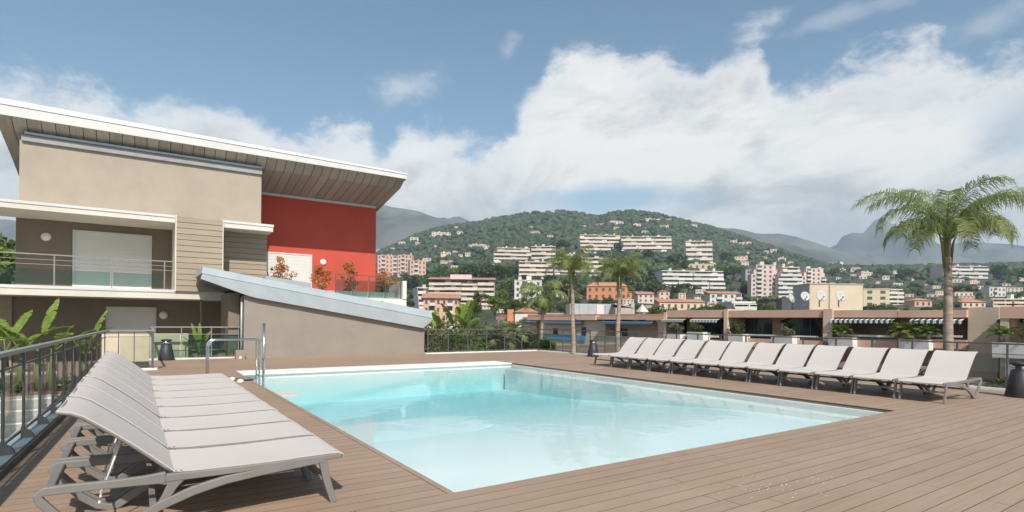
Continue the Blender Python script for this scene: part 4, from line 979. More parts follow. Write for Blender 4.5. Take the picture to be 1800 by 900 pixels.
# planters and their plants
def planter(a, b, c, d, lab, X=37.4):
    ya, z1 = on_x(b, c, X); yb, z0 = on_x(a, d, X)
    t = thing('planter_box', lab, 'planter', (X, (ya+yb)/2, z0), 0, 'concrete planters on the terraces'); w = (yb-ya)/2; h = z1-z0
    o = obj('box', MB().hexa([(0.0, -w, 0), (0.9, -w, 0), (0.9, w, 0), (0.0, w, 0), (-.06, -w, h), (0.9, -w, h), (0.9, w, h), (-.06, w, h)]), 'white_stone', t)
    obj('soil', MB().box(0.02, 0.86, -w+.05, w-.05, h, h+.015), 'earth', t); return (X+.4, (ya+yb)/2, z1, w)
A_ = planter(1208, 1236, 584, 598, 'pale planter under the grey awnings')
B_ = planter(1280, 1306, 588, 601, 'pale planter holding the round dark green bush')
C_ = planter(1356, 1393, 591, 605, 'pale planter with pinkish grasses')
D_ = planter(1456, 1499, 594, 608, 'pale planter with the small sago palm beside the pier')
E_p = planter(1580, 1633, 598, 614, 'pale planter with two sago palms left of the tall palm trunk')
F_ = planter(1744, 1805, 603, 628, 'large pale planter at the right edge', 35.6)
G_ = planter(1172, 1196, 588, 598, 'small planter with yellowish plant at the left end')
shrub((A_[0], A_[1], A_[2]), 0.7, 0.35, 'leaf_mid', 'low blue green planting under the grey awnings', 900, .12, group='terrace planter greenery')
shrub((A_[0]+.7, A_[1]+.4, A_[2]), 0.5, 0.8, 'leaf_dark', 'dark climber beside the grey awnings', 900, .12, group='terrace planter greenery')
shrub((B_[0], B_[1]+.1, B_[2]-.15), 0.62, 0.62, 'leaf_mid', 'round clipped dark green bush on the terrace', 2600, .09, 24)
shrub((C_[0], C_[1], C_[2]), 0.7, 0.35, 'leaf_grey', 'yellow and pinkish grasses in the planter', 1200, .10)
shrub((C_[0]+.6, C_[1]+.2, C_[2]), 0.4, 0.75, 'leaf_dark', 'dark climber on the white column behind the grasses', 900, .10)
cycad((D_[0], D_[1]+.1, D_[2]), 0.8, 'bushy sago palm beside the cream pier', 'sago palms on the terraces', 30)
cycad((E_p[0], E_p[1]+.5, E_p[2]), 1.15, 'largest sago palm on the terrace left of the palm trunk', 'sago palms on the terraces', 30)
cycad((E_p[0], E_p[1]-.6, E_p[2]), 0.75, 'smaller sago palm next to the palm trunk', 'sago palms on the terraces', 24)
cycad((F_[0], F_[1]+.4, F_[2]), 0.75, 'sago palm in the large planter at the right', 'sago palms on the terraces', 26)
cycad((F_[0], F_[1]-.9, F_[2]), 0.75, 'sago palm cut off by the right edge of the view', 'sago palms on the terraces', 26)
shrub((G_[0], G_[1], G_[2]), 0.7, 0.6, 'leaf_grey', 'yellowish spiky plant at the left end of the terrace', 700, .18)
# party wall and the next unit to the right
nb = thing('terrace_building', 'nearer pink unit with cream party wall at the right edge', 'building', (36, 9, 0))
def N_(name, *a, parent=None):
    o = T(name, *a, parent=parent or nb)
    if parent is None: o.location = (-36, -9, 0)
    return o
N_('party_wall', 1700, 1756, 540.5, 700, 38.25, 52, 'beige_render')
yy0, zz0 = on_x(1757, 540, 36.0)
o = obj('body', MB().box(38.6, 52, yy0-12, yy0-.05, -14, 2.2), 'pink_render', nb); o.location = (-36, -9, 0)
o = obj('roof_slab', MB().box(36.0, 52, yy0-12, yy0, 1.93, 2.52), 'pink_render', nb); o.location = (-36, -9, 0)
o = obj('end_wall', MB().box(36.05, 38.59, yy0-.35, yy0-.02, -14, 1.925), 'beige_render', nb); o.location = (-36, -9, 0)
o = obj('terrace_slab', MB().box(35.6, 38.59, yy0-12, yy0-.351, -1.0, -0.35), 'concrete', nb); o.location = (-36, -9, 0)
N_('column', 1771, 1783, 559, 606, 36.4, 36.8, 'peach_render')
N_('glazed_door', 1786, 1850, 565, 606, 38.5, 38.58, 'glass_green_dark')
awning(1759, 1850, 559, 568, 'striped_awning', 'green and white striped awning at the right edge', 35.9)

# middle building with blue awnings
mbd = thing('terrace_building', 'low peach building with blue awnings behind the slender palms', 'building', (38, 45, 0))
def Q_(name, *a, parent=None):
    o = T(name, *a, parent=parent or mbd)
    if parent is None: o.location = (-38, -45, 0)
    return o
o = obj('body', MB().box(39.5, 52, 32.7, 62, -14, 1.55), 'peach_render', mbd); o.location = (-38, -45, 0)
Q_('front_wall', 952, 1064, 563, 640, 38.2, 39.49, 'peach_render')
Q_('front_wall', 1156, 1166, 563, 640, 38.2, 39.49, 'peach_render')
Q_('low_wall', 1065, 1155, 592, 640, 38.2, 39.3, 'peach_render')
Q_('low_wall', 870, 951, 600, 640, 38.2, 39.3, 'peach_render')
Q_('roof_band', 872, 1012, 556.5, 562.5, 37.9, 39.4, 'pink_render'); Q_('roof_band', 1013, 1047, 555, 562.5, 37.8, 39.4, 'peach_render'); Q_('roof_band', 1048, 1168, 556, 562, 37.9, 39.4, 'pink_render')
Q_('tiled_roof', 872, 1168, 552.5, 556.2, 38.4, 52, 'terracotta')
for a, b, c, d in ((972, 980, 577, 588), (1022, 1030, 575, 590)): Q_('window', a, b, c, d, 38.15, 38.19, 'window_dark')
Q_('window', 1084, 1102, 577, 592, 39.42, 39.48, 'window_dark'); Q_('window', 900, 915, 577, 592, 39.42, 39.48, 'window_dark')
Q_('blue_screen', 957, 1029, 588.5, 597.5, 38.1, 38.14, 'blue_panel')
for a, b, c, d, l in ((886, 951, 562.7, 567, 'left'), (961, 1030, 564, 570, 'middle'), (1066, 1155, 563.5, 570.5, 'right')):
    awning(a, b, c, d, 'awning_blue', 'faded blue awning on the peach building, %s of the three' % l, 37.6)

# rooftop plant room and roofs behind
def boxthing(name, label, cat, px0, px1, py0, py1, d, depth, m, group=None, rz=0.0, down=3.0):
    a, b = at(px0, py0, d), at(px1, py0, d); z1 = (a.z+b.z)/2; z0 = (at(px0, py1, d).z+at(px1, py1, d).z)/2
    ctr = (a+b)/2; w = (b-a).length/2
    t = thing(name, label, cat, (ctr.x, ctr.y, z0), math.atan2(b.y-a.y, b.x-a.x)+rz, group)
    obj('wall', MB().box(-w, w, 0, depth, -down, z1-z0), m, t); return t, w, z1-z0
t, w, h = boxthing('plant_room', 'grey metal rooftop plant room between the two slender palms', 'building', 1002, 1078, 534, 556, 62, 5, 'zinc')
for i in range(5): obj('panel', MB().box(-w+.1+i*w*.4, -w+i*w*.4+w*.36, -0.06, -.002, 0.1, h-.1), 'zinc' if i != 3 else 'white_metal', t)
t, w, h = boxthing('plant_room', 'grey shed with sloping roof right of the second slender palm', 'building', 1082, 1112, 541, 556, 60, 5, 'concrete')
obj('roof', MB().hexa([(-w-.1, -.1, h+.35), (w+.1, -.1, h), (w+.1, 5, h), (-w-.1, 5, h+.35), (-w-.1, -.1, h+.5), (w+.1, -.1, h+.12), (w+.1, 5, h+.12), (-w-.1, 5, h+.5)]), 'grey_roof', t)
obj('flue', MB().box(w-.1, w+.25, .2, .6, 0, h+.5), 'zinc', t)
t, w, h = boxthing('roof_house', 'small terracotta topped roof box among the roofs above the blue awnings', 'roof', 892, 903, 544, 555, 66, 3, 'orange_render')
t, w, h = boxthing('roof_house', 'low white roof box left on the tiled roof', 'roof', 905, 945, 549, 556, 66, 3, 'white_render')
obj('roof', MB().prism([(-w-.2, h), (w+.2, h), (0, h+.7)], -.2, 3.2, 'y'), 'terracotta', t)
t, w, h = boxthing('roof_house', 'grey flat roof right of the tiled roofs', 'roof', 960, 1002, 550, 556, 66, 4, 'grey_roof')
for px, lab in ((1017, 'small white pyramid topped vent beside the left slender palm'), (1129, 'small white pyramid topped vent right of the grey shed')):
    p_ = at(px, 553, 64); t = thing('roof_vent', lab, 'vent', p_, .5, 'pyramid topped roof vents')
    obj('shaft', MB().box(-.35, .35, -.35, .35, -1, 0.3), 'zinc', t); obj('cap', MB().lathe([(0.75, 0.3), (0.15, 1.0), (0.04, 1.15)], 4), 'white_metal', t)
# cream lift tower with dishes
t, w, h = boxthing('lift_tower', 'cream rooftop block with grey side behind the satellite dishes', 'building', 1424, 1517, 500, 545, 46, 2.7, 'beige_render')
obj('grey_side_wall', MB().box(-w-.05, -w-.003, .02, 2.7, -3, h-.02), 'grey_roof', t)
obj('coping', MB().box(-w-.07, w+.05, -.05, 2.75, h+.001, h+.08), 'concrete', t)
obj('drain_pipe', MB().box(-0.62, -0.57, -0.06, -.002, 0, h), 'taupe_render', t)
obj('roof_unit', MB().box(-w-2.7, -w-1.9, -.8, .2, 0, 0.9), 'dark_metal', t)
def dish(px, py, d, r, yaw, lab):
    p_ = at(px, py, d); t = thing('satellite_dish', lab, 'satellite dish', (p_.x, p_.y, p_.z), -YAW+yaw, 'satellite dishes on the pink building')
    mb = MB(); n = 24; rings = [(0.02, 0), (.35, .03), (.7, .10), (1, .2)]
    V = [(rr*r*math.cos(2*math.pi*j/n), -dz*r-.0, rr*r*math.sin(2*math.pi*j/n)*1.05) for rr, dz in rings for j in range(n)]
    Fs = [(i*n+j, i*n+(j+1) % n, (i+1)*n+(j+1) % n, (i+1)*n+j) for i in range(3) for j in range(n)]
    V2 = [(x, y+.04, z) for x, y, z in V]; m_ = len(V)
    mb.add(V+V2, Fs+[tuple(m_+q for q in reversed(f)) for f in Fs]+[(3*n+j, 3*n+(j+1) % n, m_+3*n+(j+1) % n, m_+3*n+j) for j in range(n)])
    rf_ = obj('reflector', mb, 'dish_white', t, True); rf_.rotation_euler = (math.radians(-18), 0, 0)
    obj('feed_arm', MB().tube([(0, .05, -r*.95), (0, -.75*r, -r*.2)], .025, 6).lathe([(.06, -.05), (.06, .08)], 8, (0, -.75*r, -r*.2)), 'grey_rail', t)
    obj('mast', MB().tube([(0, .12, -r*.5), (0, .18, -r*1.1), (.05*r, .18, -r*2.0)], .05, 8), 'grey_rail', t)
dish(1390.5, 524.5, 41.5, 0.34, .6, 'tilted satellite dish, leftmost of the four'); dish(1415, 521, 41.5, 0.34, .0, 'satellite dish in front of the grey side wall')
dish(1443, 520.5, 41.5, 0.41, .15, 'large satellite dish left of the middle of the cream block'); dish(1477, 521, 41.5, 0.41, .15, 'large satellite dish on the cream block, rightmost of the four')
# ================================================================== TERRAIN
from mathutils import noise as mn
RX = [-1200, -400, 100, 400, 560, 663, 690, 730, 780, 840, 880, 920, 965, 1010, 1045, 1080, 1120, 1160, 1200, 1250, 1300, 1350, 1400, 1450, 1500, 1600, 1700, 1800, 1950, 2400, 3600]
RY = [500, 480, 470, 465, 460, 446, 434, 415, 400, 391, 382, 375, 372, 373, 380, 372, 370, 376, 388, 400, 416, 434, 452, 468, 473, 473, 471, 468, 466, 460, 470]
DR = [-1200, 1300, 1450, 1600, 3600]; DV = [1500, 1500, 1050, 950, 950]
def yr_(px): return float(np.interp(px, RX, RY))
def dr_(px): return float(np.interp(px, DR, DV))
FK = [60, 100, 150, 250, 400, 650, 1000, 1500]; FV = [-.12, 0.0, .10, .24, .42, .63, .82, 1.0]
def ysc(px, d):
    q = d*1500/dr_(px) if d > 250 else d*(1+(1500/dr_(px)-1)*max(0, (d-60)/190))
    f = float(np.interp(q, FK, FV)); return 600+(yr_(px)-600)*f
def d_of(px, y):
    lo, hi = 60.0, dr_(px)
    for _ in range(26):
        m_ = (lo+hi)/2
        if ysc(px, m_) > y: lo = m_
        else: hi = m_
    return (lo+hi)/2
def terrain():
    pxs = np.linspace(-60, 60, 121)                        # angles either side of the view axis, degrees
    ds = [45, 60, 80, 100, 125, 155, 190, 230, 280, 340, 400, 480, 560, 650, 760, 880, 1000, 1150, 1300, 1400, 1500]
    V = []; rows_ = 0
    for k, d in enumerate(ds):
        for a in pxs:
            px = CX+F*math.tan(math.radians(a)); dd = d*dr_(px)/1500 if d > 250 else d
            dd = d*(1+(dr_(px)/1500-1)*max(0, min(1, (d-60)/1440))**.5)
            p = at(px, ysc(px, dd), dd)
            n_ = mn.noise(Vector((p.x*.006, p.y*.006, 0)))*0.012*dd*.4+mn.noise(Vector((p.x*.02, p.y*.02, 3)))*0.003*dd
            V.append((p.x, p.y, max(-15, p.z+(n_ if k > 2 else 0)*(0.25 if k == len(ds)-1 else 1))))
        rows_ += 1
    for extra, drop in ((1.12, 0.72), (1.4, 0.3), (1.9, -0.05)):
        for a in pxs:
            px = CX+F*math.tan(math.radians(a)); p0 = at(px, yr_(px), dr_(px)); p = at(px, yr_(px), dr_(px)*extra)
            V.append((p.x, p.y, max(-15, p0.z*drop)))
        rows_ += 1
    n = len(pxs); Fq = [(i*n+j, i*n+j+1, (i+1)*n+j+1, (i+1)*n+j) for i in range(rows_-1) for j in range(n-1)]
    return V, Fq
mat('hill_ground', (0.045, 0.058, 0.026), 0.95, 0.25, 0.02, col2=(0.085, 0.085, 0.045))
V, Fq = terrain(); o = link('hillside', arr_mesh('hillside', V, Fq, 'hill_ground', 4, smooth=True)); o['kind'] = 'structure'; o['label'] = 'wooded green hillside behind the town'
mat('valley', (0.10, 0.10, 0.06), 0.95, 0.2, 0.02)
gd = MB().lathe([(5700, -16.5), (5700, -16.0)], 48); struct('ground', gd, 'valley')
# mountains far behind, half lost in haze and cloud
mat('mountain_rock', (0.030, 0.048, 0.040), 0.95, 0.3, 0.0022, col2=(0.14, 0.14, 0.12))
def mountain(pts, d, ybase, name_label, seed, wd=0.45):
    xs = [p[0] for p in pts]; ys = [p[1] for p in pts]; n = 150; rows_ = 36; V = []
    for k in range(rows_):
        q = k/(rows_-1)
        for j in range(n):
            px = xs[0]+(xs[-1]-xs[0])*j/(n-1); yr = float(np.interp(px, xs, ys)); up = min(1, q/0.72) if q < 0.72 else 1-(q-0.72)/0.28
            dd = d*(1-wd*(1-min(1, q/0.72))) if q < .72 else d*(1+0.35*(q-.72)/.28)
            top_z = at(px, yr, d).z; hz_ = -14+(top_z+14)*(up**1.15)
            p = at(px, 560, dd)
            v = Vector((p.x/900, p.y/900, seed)); nz = mn.fractal(v*1.6, 0.8, 2.1, 7)*0.15+(0.5-abs(mn.noise(v*3.2)))*0.16
            if 0.68 < q < 0.76: nz *= 0.25
            V.append((p.x, p.y, max(-15.5, hz_+nz*top_z*min(1, up*2)*(1 if up < 0.999 else .3))))
    Fq = [(i*n+j, i*n+j+1, (i+1)*n+j+1, (i+1)*n+j) for i in range(rows_-1) for j in range(n-1)]
    o = link('mountain', arr_mesh('mountain', V, Fq, 'mountain_rock', 4, smooth=True)); o['kind'] = 'structure'; o['label'] = name_label
mountain([(-300, 420), (200, 380), (500, 372), (600, 362), (660, 360), (700, 364), (735, 368), (770, 379), (800, 387), (860, 400), (950, 440), (1050, 500)], 2900, 480, 'hazy mountain flank left of the green hill, its top in cloud', 1.0)
mountain([(1050, 470), (1150, 425), (1240, 398), (1290, 402), (1330, 411), (1365, 409), (1400, 415), (1430, 425), (1470, 440), (1540, 462), (1650, 500), (1750, 540)], 2900, 480, 'blue green mountain shoulder right of the hill', 2.0)
mountain([(1300, 520), (1400, 470), (1440, 448), (1470, 440), (1490, 428), (1515, 421), (1540, 406), (1560, 402), (1575, 399), (1595, 405), (1625, 414), (1655, 428), (1680, 427), (1705, 423), (1735, 425), (1770, 432), (1820, 438), (1950, 448), (2200, 430), (2700, 460)], 4000, 480, 'blue mountain with a rounded peak behind the tall palm', 3.0)

# ================================================================== HILLSIDE BUILDINGS
EXCL = []
WM = {}
def wmesh(w, h, m='window_far', dep=0.12):
    k = (round(w, 2), round(h, 2), m)
    if k not in WM: WM[k] = MB().box(-w/2, w/2, -dep, 0.0, 0, h).mesh('window', m)
    return WM[k]
def apt(label, px0, px1, pyt, pyb, floors, bays, wm='white_render', bm=None, yaw=0.0, dep=None, cat='apartment block', name='apartment_block', d=None, style='bands', step=0.0, roof=None, steptop=0, awn=None, pent=False, group=None, base=8):
    pc = (px0+px1)/2; d = d or d_of(pc, pyb)
    a, b = at(px0, pyb, d), at(px1, pyb, d); c = (a+b)/2; W_ = (b-a).length/max(0.4, math.cos(yaw)); Ht = (pyb-pyt)*d/F; fh = Ht/floors
    t = thing(name, label, cat, (c.x, c.y, c.z), math.atan2(b.y-a.y, b.x-a.x)+yaw, group); dep = dep or max(9, W_*0.35); EXCL.append((px0-1, px1+1, pyt-1, pyb+2 if cat != 'villa' or pyb-pyt > 12 else pyt+(pyb-pyt)*.55, d)); w = W_/2; bm = bm or wm
    if step or steptop:
        mb = MB()
        for f in range(floors):
            s0 = step*f; q = 0
            if steptop and f >= floors-steptop: q = (f-(floors-steptop)+1)*W_*0.09
            mb.box(-w+q*1.0, w-q*.6, s0+.9, dep+s0*0.2+step*floors, f*fh-(base if f == 0 else 0), (f+1)*fh-0.02)
        obj('wall', mb, wm, t)
    else: obj('wall', MB().box(-w, w, 0.9, dep, -base, Ht), wm, t)
    bw = W_/bays
    for f in range(floors):
        s0 = step*f; q = 0
        if steptop and f >= floors-steptop: q = (f-(floors-steptop)+1)*W_*0.09
        L, R = -w+q, w-q*.6
        if style == 'bands':
            ov = fh*.22; ns = max(1, round(bays/3)) if W_ > 18 else 1
            for k_ in range(ns):
                xa, xb = -w+W_*k_/ns, -w+W_*(k_+1)/ns; xa, xb = max(xa, L), min(xb, R)
                if xb-xa < 0.5: continue
                of = (0.0, -1.1, -0.3, -1.5)[(k_+(f//2)) % 4] if ns > 1 else 0; hh_ = (0.44, 0.40, 0.46)[(k_*2+f) % 3]
                obj('balcony_band', MB().box(xa+.06, xb-.06, s0-.25+of, s0+.9+(step if step else 0), f*fh-0.25, f*fh+fh*hh_), bm, t)
                obj('shade_slab', MB().box(xa+.02, xb-.02, s0-.1+of*.8, s0+.9, (f+1)*fh-ov*.5, (f+1)*fh-.26), bm, t)
            for i in range(bays):
                xc = -w+(i+.5)*bw
                if xc-bw*.4 < L or xc+bw*.4 > R: continue
                link('window', wmesh(bw*.95, fh*.42, 'window_far' if (i*7+f*3) % 4 else 'shutter_white'), t, (xc, s0+.9, f*fh+fh*.42))  # windows widened to a dark strip that also stands in for recess shade
                if i % 2 == 0: obj('fin', MB().box(xc-bw*.5-.1, xc-bw*.5+.1, s0-.2, s0+.88, f*fh+fh*.40, (f+1)*fh-ov*.5), wm, t) if (floors*bays < 40) else None
        else:
            for i in range(bays):
                xc = -w+(i+.5)*bw
                if xc-bw*.3 < L or xc+bw*.3 > R: continue
                if style == 'mixed' and (i % 3 == 1):
                    obj('balcony', MB().box(xc-bw*.48, xc+bw*.48, s0-.3, s0+.9, f*fh, f*fh+fh*.38), bm, t)
                    link('window', wmesh(bw*.8, fh*.5), t, (xc, s0+.9, f*fh+fh*.38))
                else: link('window', wmesh(bw*.38, fh*.48), t, (xc, s0+.9, f*fh+fh*.28))
    if roof == 'hip':
        h2 = min(2.6, W_*.14); e = .5
        obj('roof', MB().add([(-w-e, .9-e, Ht), (w+e, .9-e, Ht), (w+e, dep+e, Ht), (-w-e, dep+e, Ht), (-w+dep*.4, .9+dep*.45, Ht+h2), (w-dep*.4, .9+dep*.45, Ht+h2)], [(0, 1, 5, 4), (1, 2, 5), (2, 3, 4, 5), (3, 0, 4), (3, 2, 1, 0)]), 'terracotta', t)
    elif roof == 'tile':
        obj('roof', MB().add([(-w-.6, .4, Ht), (w+.6, .4, Ht), (w+.6, dep, Ht+1.7), (-w-.6, dep, Ht+1.7), (w+.6, dep, Ht-.1), (-w-.6, dep, Ht-.1)], [(0, 1, 2, 3), (0, 3, 5), (1, 4, 2), (0, 5, 4, 1)]), 'terracotta', t)
    else: obj('roof', MB().box((-w-.15)*(1-.18*steptop*.9), (w+.15)*(1-.12*steptop*.9), step*(floors-1)+.7, dep+step*floors*.8, Ht, Ht+.35), wm, t)
    if W_ > 14 and not roof:
        for k_ in range(2+int(W_/22)):
            xx = -w*.8+W_*.8*((k_*0.37+0.11*len(label)) % 1); hh_ = 0.9+((k_*5+len(label)) % 4)*.45; obj('roof_box', MB().box(xx, xx+1.6+(k_ % 3), 2.5+step*floors*.5, 5+step*floors*.5, Ht+.351, Ht+.35+hh_), wm, t)
    if pent: obj('penthouse', MB().box(-w*.35, w*.3, 3, 7, Ht+.35, Ht+2.6), wm, t)
    return t
apt('salmon pink block right beside the red wall', 664, 697, 449, 486, 5, 5, 'salmon_render', 'white_render', .15, style='mixed')
apt('salmon pink stepped block running down to the right of its twin', 698, 724, 448, 484, 5, 4, 'salmon_render', 'white_render', -.1, style='mixed')
apt('lower right wing of the salmon pink block', 722, 748, 458, 490, 4, 4, 'salmon_render', 'white_render', .45, style='mixed')
apt('rose and white terraced block on the left slope', 752, 868, 491, 545, 6, 12, 'rose_render', 'pale_render', 0, None, roof='tile', step=0.5, pent=True)
apt('pink wing low behind the orange block', 738, 800, 506, 545, 4, 6, 'rose_render', 'white_render', .35, step=1.5)
apt('orange and white block just above the end of the zinc roof', 744, 806, 524, 592, 5, 6, 'salmon_render', 'white_render', .12, 14, roof='tile', d=125, style='mixed')
apt('upper left wing of the white stepped complex on the hill', 868, 935, 436, 462, 4, 7, 'pale_render', None, .1, steptop=1)
apt('taller right wing of the white stepped complex', 934, 976, 433, 462, 4, 5, 'pale_render', None, -.1)
apt('lower terraces of the white stepped complex', 912, 972, 459, 492, 4, 6, 'pale_render', None, 0, step=2.0)
apt('long white terraced complex behind the slender palms, left part', 1020, 1092, 412, 446, 5, 9, 'pale_render', None, .05, step=1.5)
apt('long white terraced complex behind the slender palms, right part', 1093, 1180, 415, 444, 4, 10, 'pale_render', None, -.08, step=1.5)
apt('low cream terraces under the long white complex', 975, 1062, 452, 486, 4, 9, 'pale_render', None, 0, step=2.0)
apt('white terraced block right of the big round tree', 1207, 1252, 423, 465, 5, 5, 'pale_render', None, -.12, step=1.2)
apt('beige retaining wall building under the right terraced block', 1200, 1262, 464, 474, 1, 6, 'beige_render', None, -.05, style='plain', base=1)
apt('wide white block with long balconies in the middle of the slope', 1164, 1275, 476, 507, 4, 11, 'white_render', None, .05, step=.8)
apt('rose and white tower, left of the three stepped towers', 1322, 1368, 466, 528, 8, 5, 'rose_render', 'white_render', -.1, style='mixed', steptop=2, base=25)
apt('rose and white tower in the middle of the three', 1368, 1411, 470, 530, 8, 5, 'rose_render', 'white_render', 0, steptop=2, base=25)
apt('rose and white tower, rightmost of the three', 1409, 1454, 472, 528, 8, 5, 'rose_render', 'white_render', .1, style='mixed', steptop=2, base=25)
apt('grey gable end of the rose towers', 1311, 1323, 474, 515, 5, 1, 'grey_roof', None, .0, style='plain', base=25)
apt('white balconied house left of the slender palm', 904, 952, 493, 535, 4, 4, 'white_render', None, .0, 10, style='mixed')
apt('orange villa with tiled roof and green shutters', 1032, 1100, 503, 527, 2, 6, 'orange_render', None, -.25, 9, 'villa', 'villa', style='plain', roof='hip')
apt('low orange annex of the villa', 1098, 1111, 513, 526, 1, 1, 'orange_render', None, -.1, 6, 'villa', 'villa', style='plain', roof='hip')
apt('white villa with flat terracotta roof in the middle distance', 1248, 1306, 516, 536, 2, 5, 'white_render', None, .1, 8, 'villa', 'villa', style='mixed', roof='tile')
apt('cream house below the big trees, right of the orange villa', 1122, 1150, 517, 532, 2, 3, 'pale_render', None, 0, 8, 'villa', 'villa', style='plain', roof='tile')
apt('small cream gabled house beside a cypress', 1160, 1178, 512, 530, 2, 2, 'peach_render', None, 0, 7, 'villa', 'villa', style='plain', roof='hip')
apt('long low peach building with tiled roof above the terrace roofs', 1160, 1240, 531, 546, 1, 7, 'peach_render', None, 0, 9, 'house', 'house', style='plain', roof='tile')
apt('small stepped white building at the end of the pink roof', 1290, 1330, 533, 552, 2, 3, 'white_render', None, 0, 8, 'house', 'house', d=100)
apt('yellow ochre block right of the dish tower', 1521, 1562, 508, 540, 3, 2, 'cream_render', None, -.2, 10, style='plain')
apt('pale block with balconies beside the ochre block', 1556, 1590, 509, 538, 4, 3, 'white_render', None, .1, 10)
apt('long rose block high on the right hill behind the palm', 1656, 1738, 468, 489, 3, 10, 'rose_render', 'white_render', 0.05)
apt('pinkish house with red roof right of the dish tower', 1610, 1640, 528, 540, 1, 3, 'salmon_render', None, 0, 8, 'house', 'house', style='plain', roof='hip')
apt('white house on the lower right slope', 1741, 1770, 505, 522, 2, 4, 'white_render', None, 0, 8, 'house', 'house', style='mixed')
apt('pale low house left of the white one on the right slope', 1680, 1712, 514, 522, 1, 4, 'peach_render', None, 0, 8, 'house', 'house', style='plain')
apt('long flat white roofed building near the right edge', 1745, 1812, 526, 540, 2, 6, 'white_render', 'peach_render', 0, 10, 'house', 'house')
apt('terracotta roofed house left of the flat white building', 1694, 1735, 531, 541, 1, 4, 'peach_render', None, 0, 8, 'house', 'house', style='plain', roof='hip')
def villa(px, py, w_, h_, wm, roof, lab, grp, d=None):
    d = d or d_of(px, py+h_/2); w_ *= random.uniform(.7, 1.5); h_ *= random.uniform(.7, 1.05)
    apt(lab, px-w_/2, px+w_/2, py-h_/2, py+h_/2, 2 if h_ > 7 else 1, max(2, int(w_/5)), wm, None, random.uniform(-.4, .4), None, 'villa', 'villa', d, 'plain', 0, roof, group=grp, base=5)
# ================================================================== TREES ON THE SLOPES
ANCH = [(700, 466, 'the salmon blocks'), (812, 515, 'the rose terraced block'), (775, 548, 'the orange balconied block'), (900, 448, 'the white stepped complex, left wing'), (955, 447, 'the white stepped complex, tall wing'), (942, 476, 'the lower white terraces'), (1056, 430, 'the long white complex, left part'), (1136, 430, 'the long white complex, right part'), (1018, 470, 'the low cream terraces'), (1230, 444, 'the white terraced block'), (1220, 490, 'the wide white block'), (1345, 490, 'the left rose tower'), (1390, 490, 'the middle rose tower'), (1432, 490, 'the right rose tower'), (928, 514, 'the white balconied house'), (1066, 515, 'the orange villa'), (1277, 526, 'the white villa'), (1136, 525, 'the small cream house'), (1541, 524, 'the ochre block'), (1470, 522, 'the satellite dishes'), (1697, 478, 'the long rose block'), (1625, 534, 'the red roofed house'), (1755, 514, 'the white house on the right'), (1780, 533, 'the flat white building'),
 (780, 398, 'the left shoulder of the hill'), (870, 380, 'the left crest of the hill'), (965, 370, 'the first rounded hilltop'), (1045, 376, 'the dip between the hilltops'), (1120, 368, 'the second rounded hilltop'), (1200, 384, 'the crest right of the second hilltop'), (1300, 414, 'the falling right crest'), (1400, 450, 'the foot of the falling crest'), (1550, 470, 'the peak seen behind the palm'), (760, 440, 'the left villas'), (860, 420, 'the middle of the wooded slope'), (1000, 400, 'the woods under the first hilltop'), (1150, 398, 'the villas under the second hilltop'), (1300, 445, 'the villas on the right flank'), (1600, 490, 'the woods left of the tall palm trunk'), (1720, 500, 'the villas right of the palm trunk'), (1850, 480, 'the right end of the hill')]
def where(px, py):
    a = min(ANCH, key=lambda q: (q[0]-px)**2+(1.6*(q[1]-py))**2); dx, dy = px-a[0], py-a[1]
    r = 'left of' if dx < -abs(dy)*1.1 else 'right of' if dx > abs(dy)*1.1 else 'above' if dy < 0 else 'below'
    return ('far ' if math.hypot(dx, dy) > 55 else 'just ' if math.hypot(dx, dy) < 22 else '')+r+' '+a[2]
